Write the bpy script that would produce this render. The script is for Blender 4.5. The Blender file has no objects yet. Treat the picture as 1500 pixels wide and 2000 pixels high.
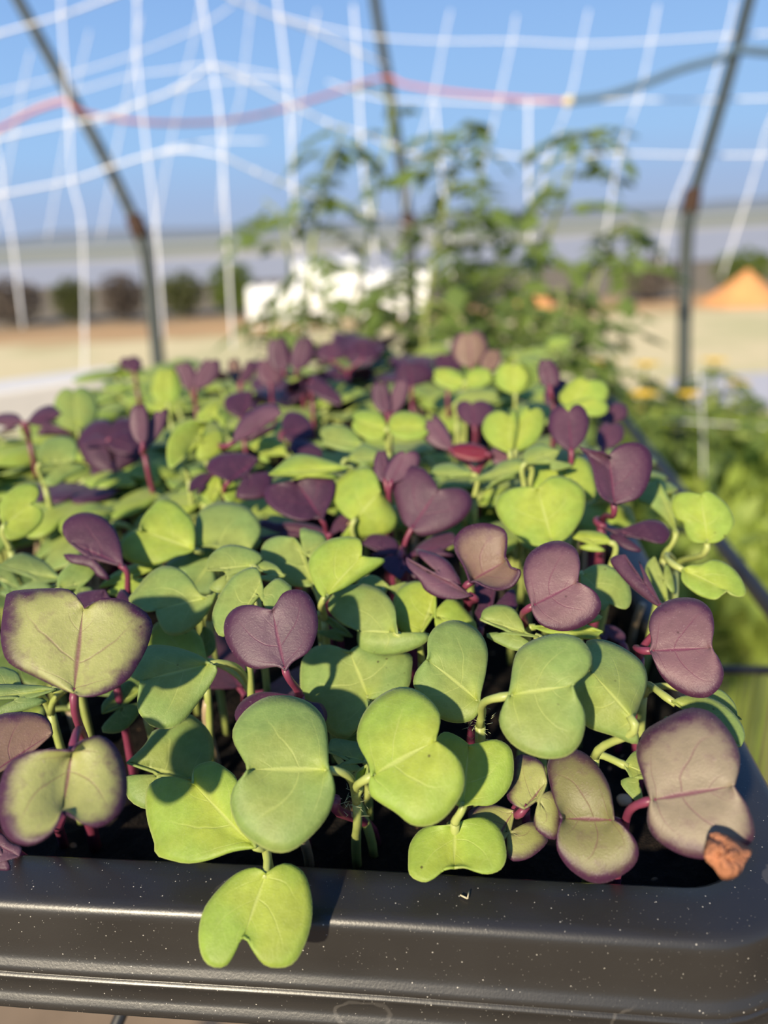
import bpy, math, random
from mathutils import Vector, Matrix, noise as mnoise
PI = math.pi
S = bpy.context.scene
COL = S.collection
random.seed(7)

# ------------------------------------------------------------------ camera
CAMH, PITCH, ROLL, FPX = .11, math.radians(21.3), math.radians(3.05), 1444.0
CF = Vector((0, math.cos(PITCH), -math.sin(PITCH)))
R0 = Vector((1, 0, 0)); U0 = Vector((0, math.sin(PITCH), math.cos(PITCH)))
CU = U0 * math.cos(ROLL) + R0 * math.sin(ROLL)
CR = R0 * math.cos(ROLL) - U0 * math.sin(ROLL)
CAM = Vector((0, 0, CAMH))
cam = bpy.data.cameras.new('camera'); camo = bpy.data.objects.new('camera', cam); COL.objects.link(camo)
cam.sensor_fit = 'VERTICAL'; cam.sensor_height = 36; cam.sensor_width = 27; cam.lens = FPX / 2000 * 36
cam.clip_start = .004; cam.clip_end = 4000
camo.matrix_world = Matrix(((CR.x, CU.x, -CF.x, 0), (CR.y, CU.y, -CF.y, 0), (CR.z, CU.z, -CF.z, CAMH), (0, 0, 0, 1)))
cam.dof.use_dof = True; cam.dof.focus_distance = .137; cam.dof.aperture_fstop = 9.2
S.camera = camo

# ------------------------------------------------------------------ sky, sun, exposure
S.view_settings.view_transform = 'Standard'; S.view_settings.look = 'None'
S.view_settings.exposure = 0; S.view_settings.gamma = 1; S.view_settings.use_curve_mapping = False
def lin(r, g, b):
    f = lambda c: (c / 255 / 12.92) if c / 255 <= .04045 else ((c / 255 + .055) / 1.055) ** 2.4
    return (f(r), f(g), f(b))
world = bpy.data.worlds.new('sky'); S.world = world; world.use_nodes = True
wt = world.node_tree; wt.nodes.clear()
wo = wt.nodes.new('ShaderNodeOutputWorld'); wb = wt.nodes.new('ShaderNodeBackground')
wg = wt.nodes.new('ShaderNodeTexCoord'); wx = wt.nodes.new('ShaderNodeSeparateXYZ'); wr = wt.nodes.new('ShaderNodeValToRGB')
wt.links.new(wg.outputs['Generated'], wx.inputs[0]); wm = wt.nodes.new('ShaderNodeMath'); wm.operation = 'MULTIPLY_ADD'; wm.inputs[1].default_value = .5; wm.inputs[2].default_value = .5
wt.links.new(wx.outputs[2], wm.inputs[0]); wt.links.new(wm.outputs[0], wr.inputs[0])
wt.links.new(wr.outputs[0], wb.inputs[0]); wt.links.new(wb.outputs[0], wo.inputs[0]); wb.inputs[1].default_value = 1.0
el = wr.color_ramp.elements
el[0].position = 0; el[0].color = (.30, .24, .16, 1)
el[1].position = 1; el[1].color = (*lin(70, 115, 190), 1)
for p, c in ((-.04, (150, 140, 118)), (0, (166, 184, 214)), (.03, (163, 187, 224)), (.09, (158, 198, 242)), (.17, (150, 192, 242)), (.28, (134, 176, 234)), (.5, (100, 148, 218))):
    e = el.new(.5 + p / 2); e.color = (*lin(*c), 1)
sun = bpy.data.lights.new('sun', 'SUN'); suno = bpy.data.objects.new('sun', sun); COL.objects.link(suno)
sun.energy = 7.2; sun.angle = math.radians(2.2); sun.color = (1, .86, .63)
SUND = Vector((-.42, -.75, .47)).normalized()
suno.rotation_euler = SUND.to_track_quat('Z', 'Y').to_euler()

# ------------------------------------------------------------------ pixel helpers
def ray(x, y): return CF + CR * ((x - 750) / FPX) - CU * ((y - 1000) / FPX)
def at(x, y, d): return CAM + ray(x, y) * d
def atz(x, y, z):
    r = ray(x, y); return CAM + r * ((z - CAMH) / r.z)
def topx(P):
    v = Vector(P) - CAM; d = v.dot(CF); return 750 + FPX * v.dot(CR) / d, 1000 - FPX * v.dot(CU) / d, d

# ------------------------------------------------------------------ object helpers
def tag(o, label=None, cat=None, group=None, kind=None):
    for k, v in (('label', label), ('category', cat), ('group', group), ('kind', kind)):
        if v: o[k] = v
    return o
def empty(name, loc, label, cat, group=None):
    o = bpy.data.objects.new(name, None); COL.objects.link(o); o.location = loc
    o.empty_display_size = .005
    return tag(o, label, cat, group)
def link(name, me, parent=None, color=None):
    o = bpy.data.objects.new(name, me); COL.objects.link(o)
    if parent is not None:
        o.parent = parent
    if color: o.color = color
    return o
class MB:
    def __init__(s): s.v = []; s.f = []; s.uv = []; s.m = []
    def add(s, vs, fs, mi=0, uvs=None):
        b = len(s.v); s.v += [tuple(p) for p in vs]; s.f += [tuple(b + i for i in f) for f in fs]; s.m += [mi] * len(fs)
        s.uv += uvs if uvs else [(0, 0)] * len(vs)
        return s
    def tube(s, pts, rad, n=8, mi=0, cap=True):
        pts = [Vector(p) for p in pts]
        if not isinstance(rad, (list, tuple)): rad = [rad] * len(pts)
        vs = []; fs = []; up = Vector((.31, .17, .93))
        t0 = (pts[1] - pts[0]).normalized(); a = t0.cross(up)
        if a.length < .05: a = t0.cross(Vector((1, 0, 0)))
        a.normalize()
        for i, p in enumerate(pts):
            t = (pts[min(i + 1, len(pts) - 1)] - pts[max(i - 1, 0)]).normalized()
            a = (a - t * a.dot(t)).normalized(); b = t.cross(a)
            for k in range(n):
                w = 2 * PI * k / n; vs.append(p + (a * math.cos(w) + b * math.sin(w)) * rad[i])
        for i in range(len(pts) - 1):
            for k in range(n):
                k2 = (k + 1) % n; fs.append((i * n + k, i * n + k2, (i + 1) * n + k2, (i + 1) * n + k))
        if cap: fs.append(tuple(range(n - 1, -1, -1))); fs.append(tuple((len(pts) - 1) * n + k for k in range(n)))
        return s.add(vs, fs, mi)
    def box(s, c, d, mi=0, mat=None):
        c = Vector(c); vs = []
        for x in (-1, 1):
            for y in (-1, 1):
                for z in (-1, 1):
                    v = Vector((x * d[0] / 2, y * d[1] / 2, z * d[2] / 2)); vs.append(c + (mat @ v if mat else v))
        return s.add(vs, [(0, 1, 3, 2), (4, 6, 7, 5), (0, 4, 5, 1), (2, 3, 7, 6), (0, 2, 6, 4), (1, 5, 7, 3)], mi)
    def ball(s, c, r, n=8, m=5, mi=0, sq=(1, 1, 1), jit=0):
        c = Vector(c); vs = []; fs = []
        for j in range(m + 1):
            th = PI * j / m
            for k in range(n):
                ph = 2 * PI * k / n; d = Vector((math.sin(th) * math.cos(ph), math.sin(th) * math.sin(ph), math.cos(th)))
                q = 1 + jit * mnoise.noise(d * 1.7 + c * 61)
                vs.append(c + Vector((d.x * sq[0], d.y * sq[1], d.z * sq[2])) * r * q)
        for j in range(m):
            for k in range(n):
                k2 = (k + 1) % n; fs.append((j * n + k, (j + 1) * n + k, (j + 1) * n + k2, j * n + k2))
        return s.add(vs, fs, mi)
    def mesh(s, name, mats, smooth=True):
        me = bpy.data.meshes.new(name); me.from_pydata(s.v, [], s.f)
        for m in (mats if isinstance(mats, (list, tuple)) else [mats]): me.materials.append(m)
        if smooth: me.polygons.foreach_set('use_smooth', [True] * len(s.f))
        me.polygons.foreach_set('material_index', s.m)
        if any(u != (0, 0) for u in s.uv):
            l = me.uv_layers.new(name='UVMap')
            for lp in me.loops: l.data[lp.index].uv = s.uv[lp.vertex_index]
        me.validate(); me.update(); return me
    def build(s, name, mats, parent=None, origin=None, smooth=True):
        if origin is not None:
            o_ = Vector(origin); s.v = [tuple(Vector(p) - o_) for p in s.v]
        o = link(name, s.mesh(name, mats, smooth), parent)
        if origin is not None and parent is None: o.location = origin
        return o

# ------------------------------------------------------------------ material helpers
class NT:
    def __init__(s, name):
        s.m = bpy.data.materials.new(name); s.m.use_nodes = True; s.t = s.m.node_tree; s.t.nodes.clear()
        s.out = s.n('OutputMaterial'); s.p = s.n('BsdfPrincipled'); s.l(s.p.outputs[0], s.out.inputs[0])
    def n(s, k, **kw):
        x = s.t.nodes.new('ShaderNode' + k)
        for a, b in kw.items(): setattr(x, a, b)
        return x
    def l(s, a, b): s.t.links.new(a, b)
    def set(s, sock, v):
        if isinstance(v, bpy.types.NodeSocket): s.l(v, sock)
        elif isinstance(v, (tuple, list)) and len(v) == 3 and sock.type == 'RGBA': sock.default_value = (*v, 1)
        else: sock.default_value = v
    def math(s, op, a, b=0, c=0):
        x = s.n('Math', operation=op); s.set(x.inputs[0], a); s.set(x.inputs[1], b); s.set(x.inputs[2], c); return x.outputs[0]
    def smooth(s, v, a, b, lo=0., hi=1.):
        x = s.n('MapRange', interpolation_type='SMOOTHSTEP'); s.set(x.inputs[0], v)
        for i, q in enumerate((a, b, lo, hi)): s.set(x.inputs[i + 1], q)
        return x.outputs[0]
    def mix(s, f, a, b, mode='MIX'):
        x = s.n('Mix', data_type='RGBA', blend_type=mode); s.set(x.inputs[0], f); s.set(x.inputs[6], a); s.set(x.inputs[7], b); return x.outputs[2]
    def noise(s, scale, co=None, detail=3, rough=.55, out=0, dist=0):
        x = s.n('TexNoise'); x.inputs['Scale'].default_value = scale; x.inputs['Detail'].default_value = detail; x.inputs['Roughness'].default_value = rough
        x.inputs['Distortion'].default_value = dist
        if co is not None: s.l(co, x.inputs['Vector'])
        return x.outputs[out]
    def voro(s, scale, co=None, feature='F1', out='Distance', rnd=1):
        x = s.n('TexVoronoi', feature=feature); x.inputs['Scale'].default_value = scale
        if 'Randomness' in x.inputs: x.inputs['Randomness'].default_value = rnd
        if co is not None: s.l(co, x.inputs['Vector'])
        return x.outputs[out]
    def co(s, w='Object'): return s.n('TexCoord').outputs[w]
    def bump(s, h, strength=.3, dist=.001):
        x = s.n('Bump'); x.inputs['Strength'].default_value = strength; x.inputs['Distance'].default_value = dist; s.l(h, x.inputs['Height'])
        s.l(x.outputs[0], s.p.inputs['Normal']); return x.outputs[0]
    def fin(s, col=None, rough=.5, spec=.5, metal=0):
        if col is not None: s.set(s.p.inputs['Base Color'], col)
        s.set(s.p.inputs['Roughness'], rough); s.set(s.p.inputs['Specular IOR Level'], spec); s.set(s.p.inputs['Metallic'], metal)
        return s.m
def simple(name, col, rough=.6, spec=.4, var=.25, scale=40, metal=0, bump=0):
    t = NT(name); n = t.noise(scale, t.co())
    c = t.mix(n, tuple(q * (1 - var) for q in col), tuple(min(1, q * (1 + var)) for q in col))
    if bump: t.bump(n, bump, .002)
    return t.fin(c, rough, spec, metal)

def leaf_mat(name, purple):
    t = NT(name)
    uv = t.n('UVMap').outputs[0]; sx = t.n('SeparateXYZ'); t.l(uv, sx.inputs[0])
    s_ = sx.outputs[0]; r = t.math('ABSOLUTE', t.math('SUBTRACT', t.math('MULTIPLY', sx.outputs[1], 2), 1))
    oc = t.co(); oi = t.n('ObjectInfo')
    rnd = t.math('MULTIPLY', oi.outputs['Random'], 30)
    va = t.n('VectorMath', operation='ADD'); t.l(oc, va.inputs[0])
    cx = t.n('CombineXYZ'); t.l(rnd, cx.inputs[0]); t.l(cx.outputs[0], va.inputs[1]); oc = va.outputs[0]
    big = t.noise(90, oc, 2); mid = t.noise(420, oc, 3); fine = t.noise(2600, oc, 2, .7)
    midrib = t.smooth(r, 0.004, t.math('MULTIPLY_ADD', s_, -.035, .06), 1, 0)
    q = t.math('MULTIPLY_ADD', big, .22, t.math('SUBTRACT', s_, t.math('MULTIPLY', r, .38)))
    fr = t.math('FRACT', t.math('MULTIPLY', q, 3.1))
    lat = t.smooth(t.math('ABSOLUTE', t.math('SUBTRACT', fr, .5)), .0, .05, 1, 0)
    lat = t.math('MULTIPLY', lat, t.math('MULTIPLY', t.smooth(r, .25, .85, .55, 0), t.smooth(s_, .62, .85, 1, 0)))
    vein = t.math('MAXIMUM', midrib, lat)
    rim = t.smooth(r, .955, 1.0)
    vary = t.math('MULTIPLY_ADD', big, .5, .75)
    hsv = t.n('HueSaturation'); t.l(oi.outputs['Color'], hsv.inputs['Color'])
    t.l(t.math('MULTIPLY', vary, t.math('MULTIPLY_ADD', mid, .5, .75)), hsv.inputs['Value'])
    base = hsv.outputs[0]
    spk = t.smooth(t.voro(330, oc), .05, .11, 1, 0)                      # small brown specks
    spk = t.math('MULTIPLY', spk, t.smooth(t.noise(160, oc, 1), .56, .62))
    if purple:
        pur = (.050, .011, .036)
        rimw = t.math('MULTIPLY', t.math('MAXIMUM', t.smooth(t.math('MULTIPLY_ADD', mid, .34, t.math('MULTIPLY_ADD', big, .2, r)), .86, 1.26), t.smooth(r, .93, .985)), oi.outputs['Alpha'])
        base = t.mix(t.smooth(mid, .5, .75, 0, .35), base, (.095, .035, .055))
        base = t.mix(rimw, base, pur)
        base = t.mix(t.math('MULTIPLY', vein, .75), base, (.13, .018, .055))
        base = t.mix(t.math('MULTIPLY', spk, .6), base, (.05, .02, .02))
        base = t.mix(t.smooth(fine, .60, .76, 0, .35), base, (.32, .22, .24))
        tr = (.20, .02, .06); trf = .10
    else:
        dk = t.mix(1, base, (.62, .80, .92), 'MULTIPLY')                   # bluish waxy patches away from the veins
        base = t.mix(t.math('MULTIPLY', t.smooth(t.math('MULTIPLY_ADD', big, .9, t.math('MULTIPLY', r, .3)), .42, .78), .75), base, dk)
        net_ = t.smooth(t.voro(520, oc, 'DISTANCE_TO_EDGE'), 0, .10, .08, 0)
        base = t.mix(net_, base, (.55, .62, .22))
        base = t.mix(t.math('MULTIPLY', vein, .72), base, (.54, .60, .17))
        base = t.mix(t.math('MULTIPLY', t.smooth(s_, .0, .4, 1, 0), t.smooth(r, .0, .6, .5, 0)), base, (.46, .55, .06))
        base = t.mix(t.math('MULTIPLY', rim, .5), base, (.52, .56, .20))
        base = t.mix(t.math('MULTIPLY', spk, .8), base, (.07, .04, .02))
        base = t.mix(t.smooth(fine, .62, .8, 0, .3), base, (.5, .58, .35))
        tr = None; trf = .34
    h = t.math('ADD', t.math('MULTIPLY', vein, -.35), t.math('ADD', t.math('MULTIPLY', mid, .5), t.math('MULTIPLY', fine, .28)))
    nb = t.bump(h, .55, .0004)
    t.fin(base, .5, .38)
    t.p.inputs['Sheen Weight'].default_value = .06
    tb = t.n('BsdfTranslucent')
    t.set(tb.inputs[0], tr if tr else t.mix(.6, base, (.42, .55, .03)))
    mx = t.n('MixShader'); mx.inputs[0].default_value = trf
    t.l(t.p.outputs[0], mx.inputs[1]); t.l(tb.outputs[0], mx.inputs[2]); t.l(mx.outputs[0], t.out.inputs[0])
    return t.m
M = {}
M['green'] = leaf_mat('green_leaf', False)
M['purple'] = leaf_mat('purple_leaf', True)
def stem_mat(name, a, b):
    t = NT(name); n = t.noise(300, t.co(), 2); t.bump(n, .3, .0003)
    t.p.inputs['Subsurface Weight'].default_value = .1; t.p.inputs['Subsurface Radius'].default_value = (.001, .0006, .0003)
    return t.fin(t.mix(n, a, b), .42, .45)
M['gstem'] = stem_mat('green_stem', (.26, .33, .07), (.40, .42, .14))
M['pstem'] = stem_mat('magenta_stem', (.13, .018, .045), (.21, .045, .08))
M['tan'] = stem_mat('pale_stem', (.34, .24, .15), (.42, .32, .20))
M['hair'] = simple('plant_hair', (.52, .55, .30), .5)
def plastic():
    t = NT('black_tray_plastic'); c = t.co()
    d = t.voro(800, c); sp = t.smooth(d, .055, .12, .85, 0); sp = t.math('MULTIPLY', sp, t.smooth(t.noise(900, c, 1), .5, .56))
    d2 = t.voro(1700, c); sp2 = t.math('MULTIPLY', t.smooth(d2, .06, .16, .4, 0), t.smooth(t.noise(1100, c, 1), .52, .62))
    sp = t.math('MAXIMUM', sp, sp2)
    ring = t.voro(38, c); rg = t.math('MULTIPLY', t.smooth(t.math('ABSOLUTE', t.math('SUBTRACT', t.math('MULTIPLY_ADD', t.noise(150, c), .12, ring), .33)), .004, .014, 1, 0), t.smooth(t.noise(26, c, 1), .55, .6))
    n = t.noise(45, c, 4)
    col = t.mix(n, (.015, .0142, .0132), (.029, .027, .0245))
    col = t.mix(t.math('MULTIPLY', rg, .12), col, (.35, .32, .28))
    col = t.mix(sp, col, (.62, .58, .5))
    g = t.noise(2200, c, 2)
    t.bump(g, .12, .0002)
    return t.fin(col, t.math('MULTIPLY_ADD', n, .08, .33), .6)
M['tray'] = plastic()
def soilmat():
    t = NT('potting_soil'); c = t.co(); n = t.noise(260, c, 5, .7); t.bump(n, 1, .002)
    col = t.mix(t.smooth(n, .4, .7), (.003, .002, .0015), (.014, .009, .006))
    bit = t.math('MULTIPLY', t.smooth(t.voro(230, c), .14, .2, 1, 0), t.smooth(t.noise(140, c, 1), .56, .62))
    return t.fin(t.mix(bit, col, (.22, .13, .07)), .9, .2)
M['soil'] = soilmat()
M['wire'] = simple('black_coated_steel', (.02, .021, .023), .45, .5)
M['net'] = simple('white_netting', (.86, .86, .88), .6, .3, .05)
M['pole'] = simple('grey_green_pipe', (.032, .042, .038), .5, .4, .2, 30)
M['collar'] = simple('rusty_joint', (.055, .032, .022), .8, .2, .4, 60)
M['red'] = simple('red_twine', (.62, .20, .18), .8, .1, .15)
M['grey'] = simple('blue_grey_twine', (.09, .14, .19), .8, .1, .15)
M['knot'] = simple('yellowed_knot', (.75, .62, .32), .8, .1, .15)
M['board'] = simple('pale_board', (.72, .68, .60), .6, .3, .08)
M['white'] = simple('white_sheet', (.85, .85, .84), .6, .3, .04)
M['dry'] = simple('withered_leaf', (.36, .15, .075), .8, .2, .4, 500, 0, .8)
M['grain'] = simple('tan_grain', (.62, .38, .22), .7, .3, .2, 900)
M['straw'] = simple('straw', (.55, .48, .32), .7, .2, .2, 900)
def veg(name, a, b, yell=.3):
    t = NT(name); n = t.noise(14, t.co('Object'), 3); c = t.mix(n, a, b)
    t.fin(c, .55, .35); tb = t.n('BsdfTranslucent'); t.set(tb.inputs[0], t.mix(yell, c, (.35, .5, .02)))
    mx = t.n('MixShader'); mx.inputs[0].default_value = .3; t.l(t.p.outputs[0], mx.inputs[1]); t.l(tb.outputs[0], mx.inputs[2]); t.l(mx.outputs[0], t.out.inputs[0]); return t.m
M['tomato'] = veg('vine_leaf', (.075, .125, .026), (.17, .235, .055))
M['tomstem'] = simple('vine_stem', (.24, .28, .08), .6, .3)
M['bed'] = veg('bed_greens', (.17, .25, .04), (.36, .44, .08))
M['shrub'] = veg('shrub_leaf', (.05, .07, .02), (.13, .13, .05))
M['shrubg'] = veg('green_shrub_leaf', (.07, .11, .015), (.14, .19, .03))
M['twig'] = simple('grey_twigs', (.11, .09, .075), .9, .1)
M['yellow'] = simple('yellow_petal', (.75, .50, .05), .6, .2)
M['orange'] = simple('orange_earth', (.62, .30, .12), .95, .1, .25, 3)
M['earth'] = simple('bare_earth', (.28, .20, .125), .95, .1, .4, 12)
M['path'] = simple('grey_gravel', (.50, .49, .50), .9, .2, .1, 3)
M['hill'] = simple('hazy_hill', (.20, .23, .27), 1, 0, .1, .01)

# ------------------------------------------------------------------ setting: terrace, lower field, lake, far land, hills
FZ = -3.0; TZ = -.85
def grid(name, x0, x1, y0, y1, z, nx, ny, amp, fr, mat, edge=0):
    mb = MB(); vs = []; fs = []
    for j in range(ny + 1):
        for i in range(nx + 1):
            x = x0 + (x1 - x0) * i / nx; y = y0 + (y1 - y0) * j / ny
            vs.append((x, y, z + amp * mnoise.noise(Vector((x * fr, y * fr, z)))))
    for j in range(ny):
        for i in range(nx): a = j * (nx + 1) + i; fs.append((a, a + 1, a + nx + 2, a + nx + 1))
    mb.add(vs, fs); o = mb.build(name, mat); tag(o, kind='structure'); return o
grid('ground', -5, 5, -6, 2.1, TZ, 90, 80, .03, 5, M['earth'])
bank = MB(); bank.add([(-5, 2.1, TZ), (5, 2.1, TZ), (5, 4.5, FZ - .05), (-5, 4.5, FZ - .05)], [(0, 1, 2, 3)])
tag(bank.build('ground_bank', M['earth']), kind='structure')
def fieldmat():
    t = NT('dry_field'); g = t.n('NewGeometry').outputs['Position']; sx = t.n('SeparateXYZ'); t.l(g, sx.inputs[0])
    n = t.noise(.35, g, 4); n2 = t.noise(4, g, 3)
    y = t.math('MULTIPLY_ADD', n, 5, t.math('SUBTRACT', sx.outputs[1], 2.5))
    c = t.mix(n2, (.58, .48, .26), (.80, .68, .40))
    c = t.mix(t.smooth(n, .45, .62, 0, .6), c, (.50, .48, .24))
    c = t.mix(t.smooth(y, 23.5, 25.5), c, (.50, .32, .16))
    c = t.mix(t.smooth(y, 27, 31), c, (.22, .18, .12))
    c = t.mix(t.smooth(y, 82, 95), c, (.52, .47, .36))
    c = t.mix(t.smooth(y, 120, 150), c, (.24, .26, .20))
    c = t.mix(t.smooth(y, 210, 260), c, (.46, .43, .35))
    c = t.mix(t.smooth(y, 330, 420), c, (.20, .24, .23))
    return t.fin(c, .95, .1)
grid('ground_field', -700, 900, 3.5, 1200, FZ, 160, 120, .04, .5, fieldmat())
def lakemat():
    t = NT('pale_lake'); n = t.noise(.6, t.n('NewGeometry').outputs['Position'], 2); t.bump(n, .1, .05)
    return t.fin((.38, .385, .40), .75, .25)
lk = MB(); a = [atz(-700, 585, FZ + .06), atz(500, 548, FZ + .06), atz(1300, 512, FZ + .06), atz(2100, 470, FZ + .06), atz(2100, 408, FZ + .06), atz(1300, 452, FZ + .06), atz(500, 500, FZ + .06), atz(-700, 540, FZ + .06)]
lk.add(a, [(0, 1, 6, 7), (1, 2, 5, 6), (2, 3, 4, 5)]); tag(lk.build('water', lakemat()), kind='structure')
pt = MB(); a = [atz(1290, 800, FZ + .05), atz(1700, 800, FZ + .05), atz(1700, 715, FZ + .05), atz(1310, 738, FZ + .05)]
pt.add(a, [(0, 1, 2, 3)]); tag(pt.build('ground_path', M['path']), kind='structure')
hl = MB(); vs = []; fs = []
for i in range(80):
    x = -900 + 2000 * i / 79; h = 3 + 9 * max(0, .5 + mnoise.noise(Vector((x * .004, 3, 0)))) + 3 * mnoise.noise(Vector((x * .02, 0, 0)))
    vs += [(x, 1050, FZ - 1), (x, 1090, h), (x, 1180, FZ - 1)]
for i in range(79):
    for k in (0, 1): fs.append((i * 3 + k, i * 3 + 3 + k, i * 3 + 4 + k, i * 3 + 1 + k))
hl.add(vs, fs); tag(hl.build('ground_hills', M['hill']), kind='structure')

# ------------------------------------------------------------------ far things: shrubs, white sheeting, mounds
def tuft(mb, c, rad, n, size, mi=0, flat=1.0):
    c = Vector(c)
    for _ in range(n):
        d = Vector((random.gauss(0, 1), random.gauss(0, 1), random.gauss(0, 1))).normalized() * random.random() ** .4
        p = c + Vector((d.x * rad[0], d.y * rad[1], d.z * rad[2]))
        u = Vector((random.gauss(0, 1), random.gauss(0, 1), random.gauss(0, 1) * flat)).normalized()
        v = u.cross(Vector((random.gauss(0, 1), random.gauss(0, 1), random.gauss(0, 1)))).normalized()
        s = size * random.uniform(.6, 1.3)
        mb.add([p - u * s, p + v * s * .45, p + u * s, p - v * s * .45], [(0, 1, 2, 3)], mi)
def shrub(x0, x1, yb, yt, mat, label, grp):
    a = atz((x0 + x1) / 2, yb, FZ); d = (a - CAM).dot(CF); w = (x1 - x0) / FPX * d; h = (yb - yt) / FPX * d
    e = empty('shrub', a, label, 'shrub', grp)
    mb = MB(); tuft(mb, (0, 0, h * .55), (w * .40, w * .32, h * .48), 900, h * .07)
    mb.build('foliage', mat, e)
    st = MB()
    for k in range(6): st.tube([(random.uniform(-.2, .2) * w, 0, -.05), (random.uniform(-.4, .4) * w, random.uniform(-.1, .1), h * .8)], .02, 5)
    st.build('branches', M['twig'], e)
G = 'shrubs along the lakeside'
shrub(-40, 110, 640, 545, M['twig'], 'bare grey brown shrub at the left edge of the photo by the lake', G)
shrub(100, 200, 632, 548, M['shrub'], 'dull green shrub second from the left along the lake', G)
shrub(190, 300, 628, 538, M['twig'], 'bare brown shrub just left of the leaning left pole', G)
shrub(305, 420, 622, 535, M['shrub'], 'dark olive shrub just right of the left pole', G)
shrub(400, 520, 618, 518, M['shrubg'], 'green shrub beside the white sheeting', G)
shrub(1180, 1335, 590, 505, M['twig'], 'grey brown shrub just left of the right pole', G)
shrub(1370, 1520, 575, 490, M['shrubg'], 'green shrub behind the orange mound at the right edge', G)
shrub(830, 1000, 600, 520, M['shrub'], 'dark shrub hidden among the tall plants right of the white sheeting', G)
def mound(x0, x1, yb, yt, z, mat, name, label, cat):
    a = atz((x0 + x1) / 2, yb, z); d = (a - CAM).dot(CF); w = (x1 - x0) / FPX * d; h = (yb - yt) / FPX * d
    mb = MB(); n, m = 28, 10; vs = []; fs = []
    for j in range(m + 1):
        rr = j / m
        for k in range(n):
            th = 2 * PI * k / n; q = 1 + .12 * mnoise.noise(Vector((math.cos(th) * 2, math.sin(th) * 2, rr * 2)))
            vs.append((math.cos(th) * rr * w / 2 * q, math.sin(th) * rr * w / 2.4 * q, h * (1 - rr) ** 1.1 * (1 + .1 * mnoise.noise(Vector((k, j, 1)) * .9)) - .02))
    for j in range(m):
        for k in range(n): k2 = (k + 1) % n; fs.append((j * n + k, (j + 1) * n + k, (j + 1) * n + k2, j * n + k2))
    mb.add(vs, fs); o = mb.build(name, mat); o.location = a; tag(o, label, cat)
mound(1365, 1540, 592, 528, FZ, M['orange'], 'earth_mound', 'orange earth mound beyond the dry field at the right edge', 'mound')
mound(985, 1100, 606, 560, FZ, M['orange'], 'earth_mound', 'small orange earth mound seen through the tall plants', 'mound')
def whitesheet(x0, x1, yb, yt, label):
    a = atz((x0 + x1) / 2, yb, FZ); d = (a - CAM).dot(CF); w = (x1 - x0) / FPX * d; h = (yb - yt) / FPX * d
    mb = MB(); vs = []; fs = []; n = 14
    for i in range(n + 1):                                    # a low hoop of white cover
        th = PI * i / n
        for k in range(11):
            x = -w / 2 + w * k / 10
            vs.append((x, -math.cos(th) * h * .4, math.sin(th) * h * (1 + .05 * math.sin(k * 2.1)) - .02))
    for i in range(n):
        for k in range(10): b = i * 11 + k; fs.append((b, b + 1, b + 12, b + 11))
    for k in (0, 10): fs.append(tuple(i * 11 + k for i in range(n + 1)))
    mb.add(vs, fs); o = mb.build('covered_row', M['white']); o.location = a
    tag(o, label, 'row cover', 'white covered rows behind the plants')
whitesheet(492, 590, 632, 560, 'low white covered row at the left of the white heaps behind the plants')
whitesheet(585, 700, 622, 512, 'tallest white covered row behind the leftmost tall plant')
whitesheet(705, 835, 618, 532, 'white covered row behind the middle pole')

# ------------------------------------------------------------------ bench, board
bench = empty('wire_bench', (0, .3, TZ), 'black wire bench carrying the seedling tray', 'bench')
BZ = -.0605
E1 = Vector((.9922, -.1247, 0)); E2 = Vector((.1247, .9922, 0)); C0 = Vector((.0615, .094, 0))
def tl(u, v, z=0): return C0 + E1 * u + E2 * v + Vector((0, 0, z))     # u to the right, v away, from the tray's inner right front corner
off = Vector((0, .3, TZ))
fr = MB(); c4 = [tl(.085, -.035, BZ), tl(.085, .62, BZ), tl(-.62, .62, BZ), tl(-.62, -.035, BZ)]
for i in range(4): fr.tube([c4[i], c4[(i + 1) % 4]], .004, 10)
fr.build('frame', M['wire'], bench, off)
for k in range(13):
    u = -.6 + k * .052; w = MB(); w.tube([tl(u, -.033, BZ), tl(u, .618, BZ)], .0015, 6); w.build('wire', M['wire'], bench, off)
for k in range(5):
    v = .02 + k * .14; w = MB(); w.tube([tl(-.618, v, BZ), tl(.083, v, BZ)], .0018, 6); w.build('cross_wire', M['wire'], bench, off)
for c in c4:
    w = MB(); w.tube([c, Vector((c.x, c.y, TZ - .01))], .009, 10); w.build('leg', M['wire'], bench, off)
bd = MB()
q = [atz(-150, 790, -.02), atz(205, 735, -.02), atz(245, 710, -.02), atz(-150, 762, -.02)]
cen = sum(q, Vector()) / 4
top = [p for p in q]; bot = [Vector((p.x, p.y, BZ + .003)) for p in q]
bd.add(top + bot, [(0, 1, 2, 3), (7, 6, 5, 4), (0, 4, 5, 1), (1, 5, 6, 2), (2, 6, 7, 3), (3, 7, 4, 0)])
bo = bd.build('board', M['board'], None, cen, smooth=False); bv = bo.modifiers.new('edge', 'BEVEL'); bv.width = .003; bv.segments = 2
tag(bo, 'pale grey board on the bench behind the far left corner of the tray', 'board')

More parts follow.
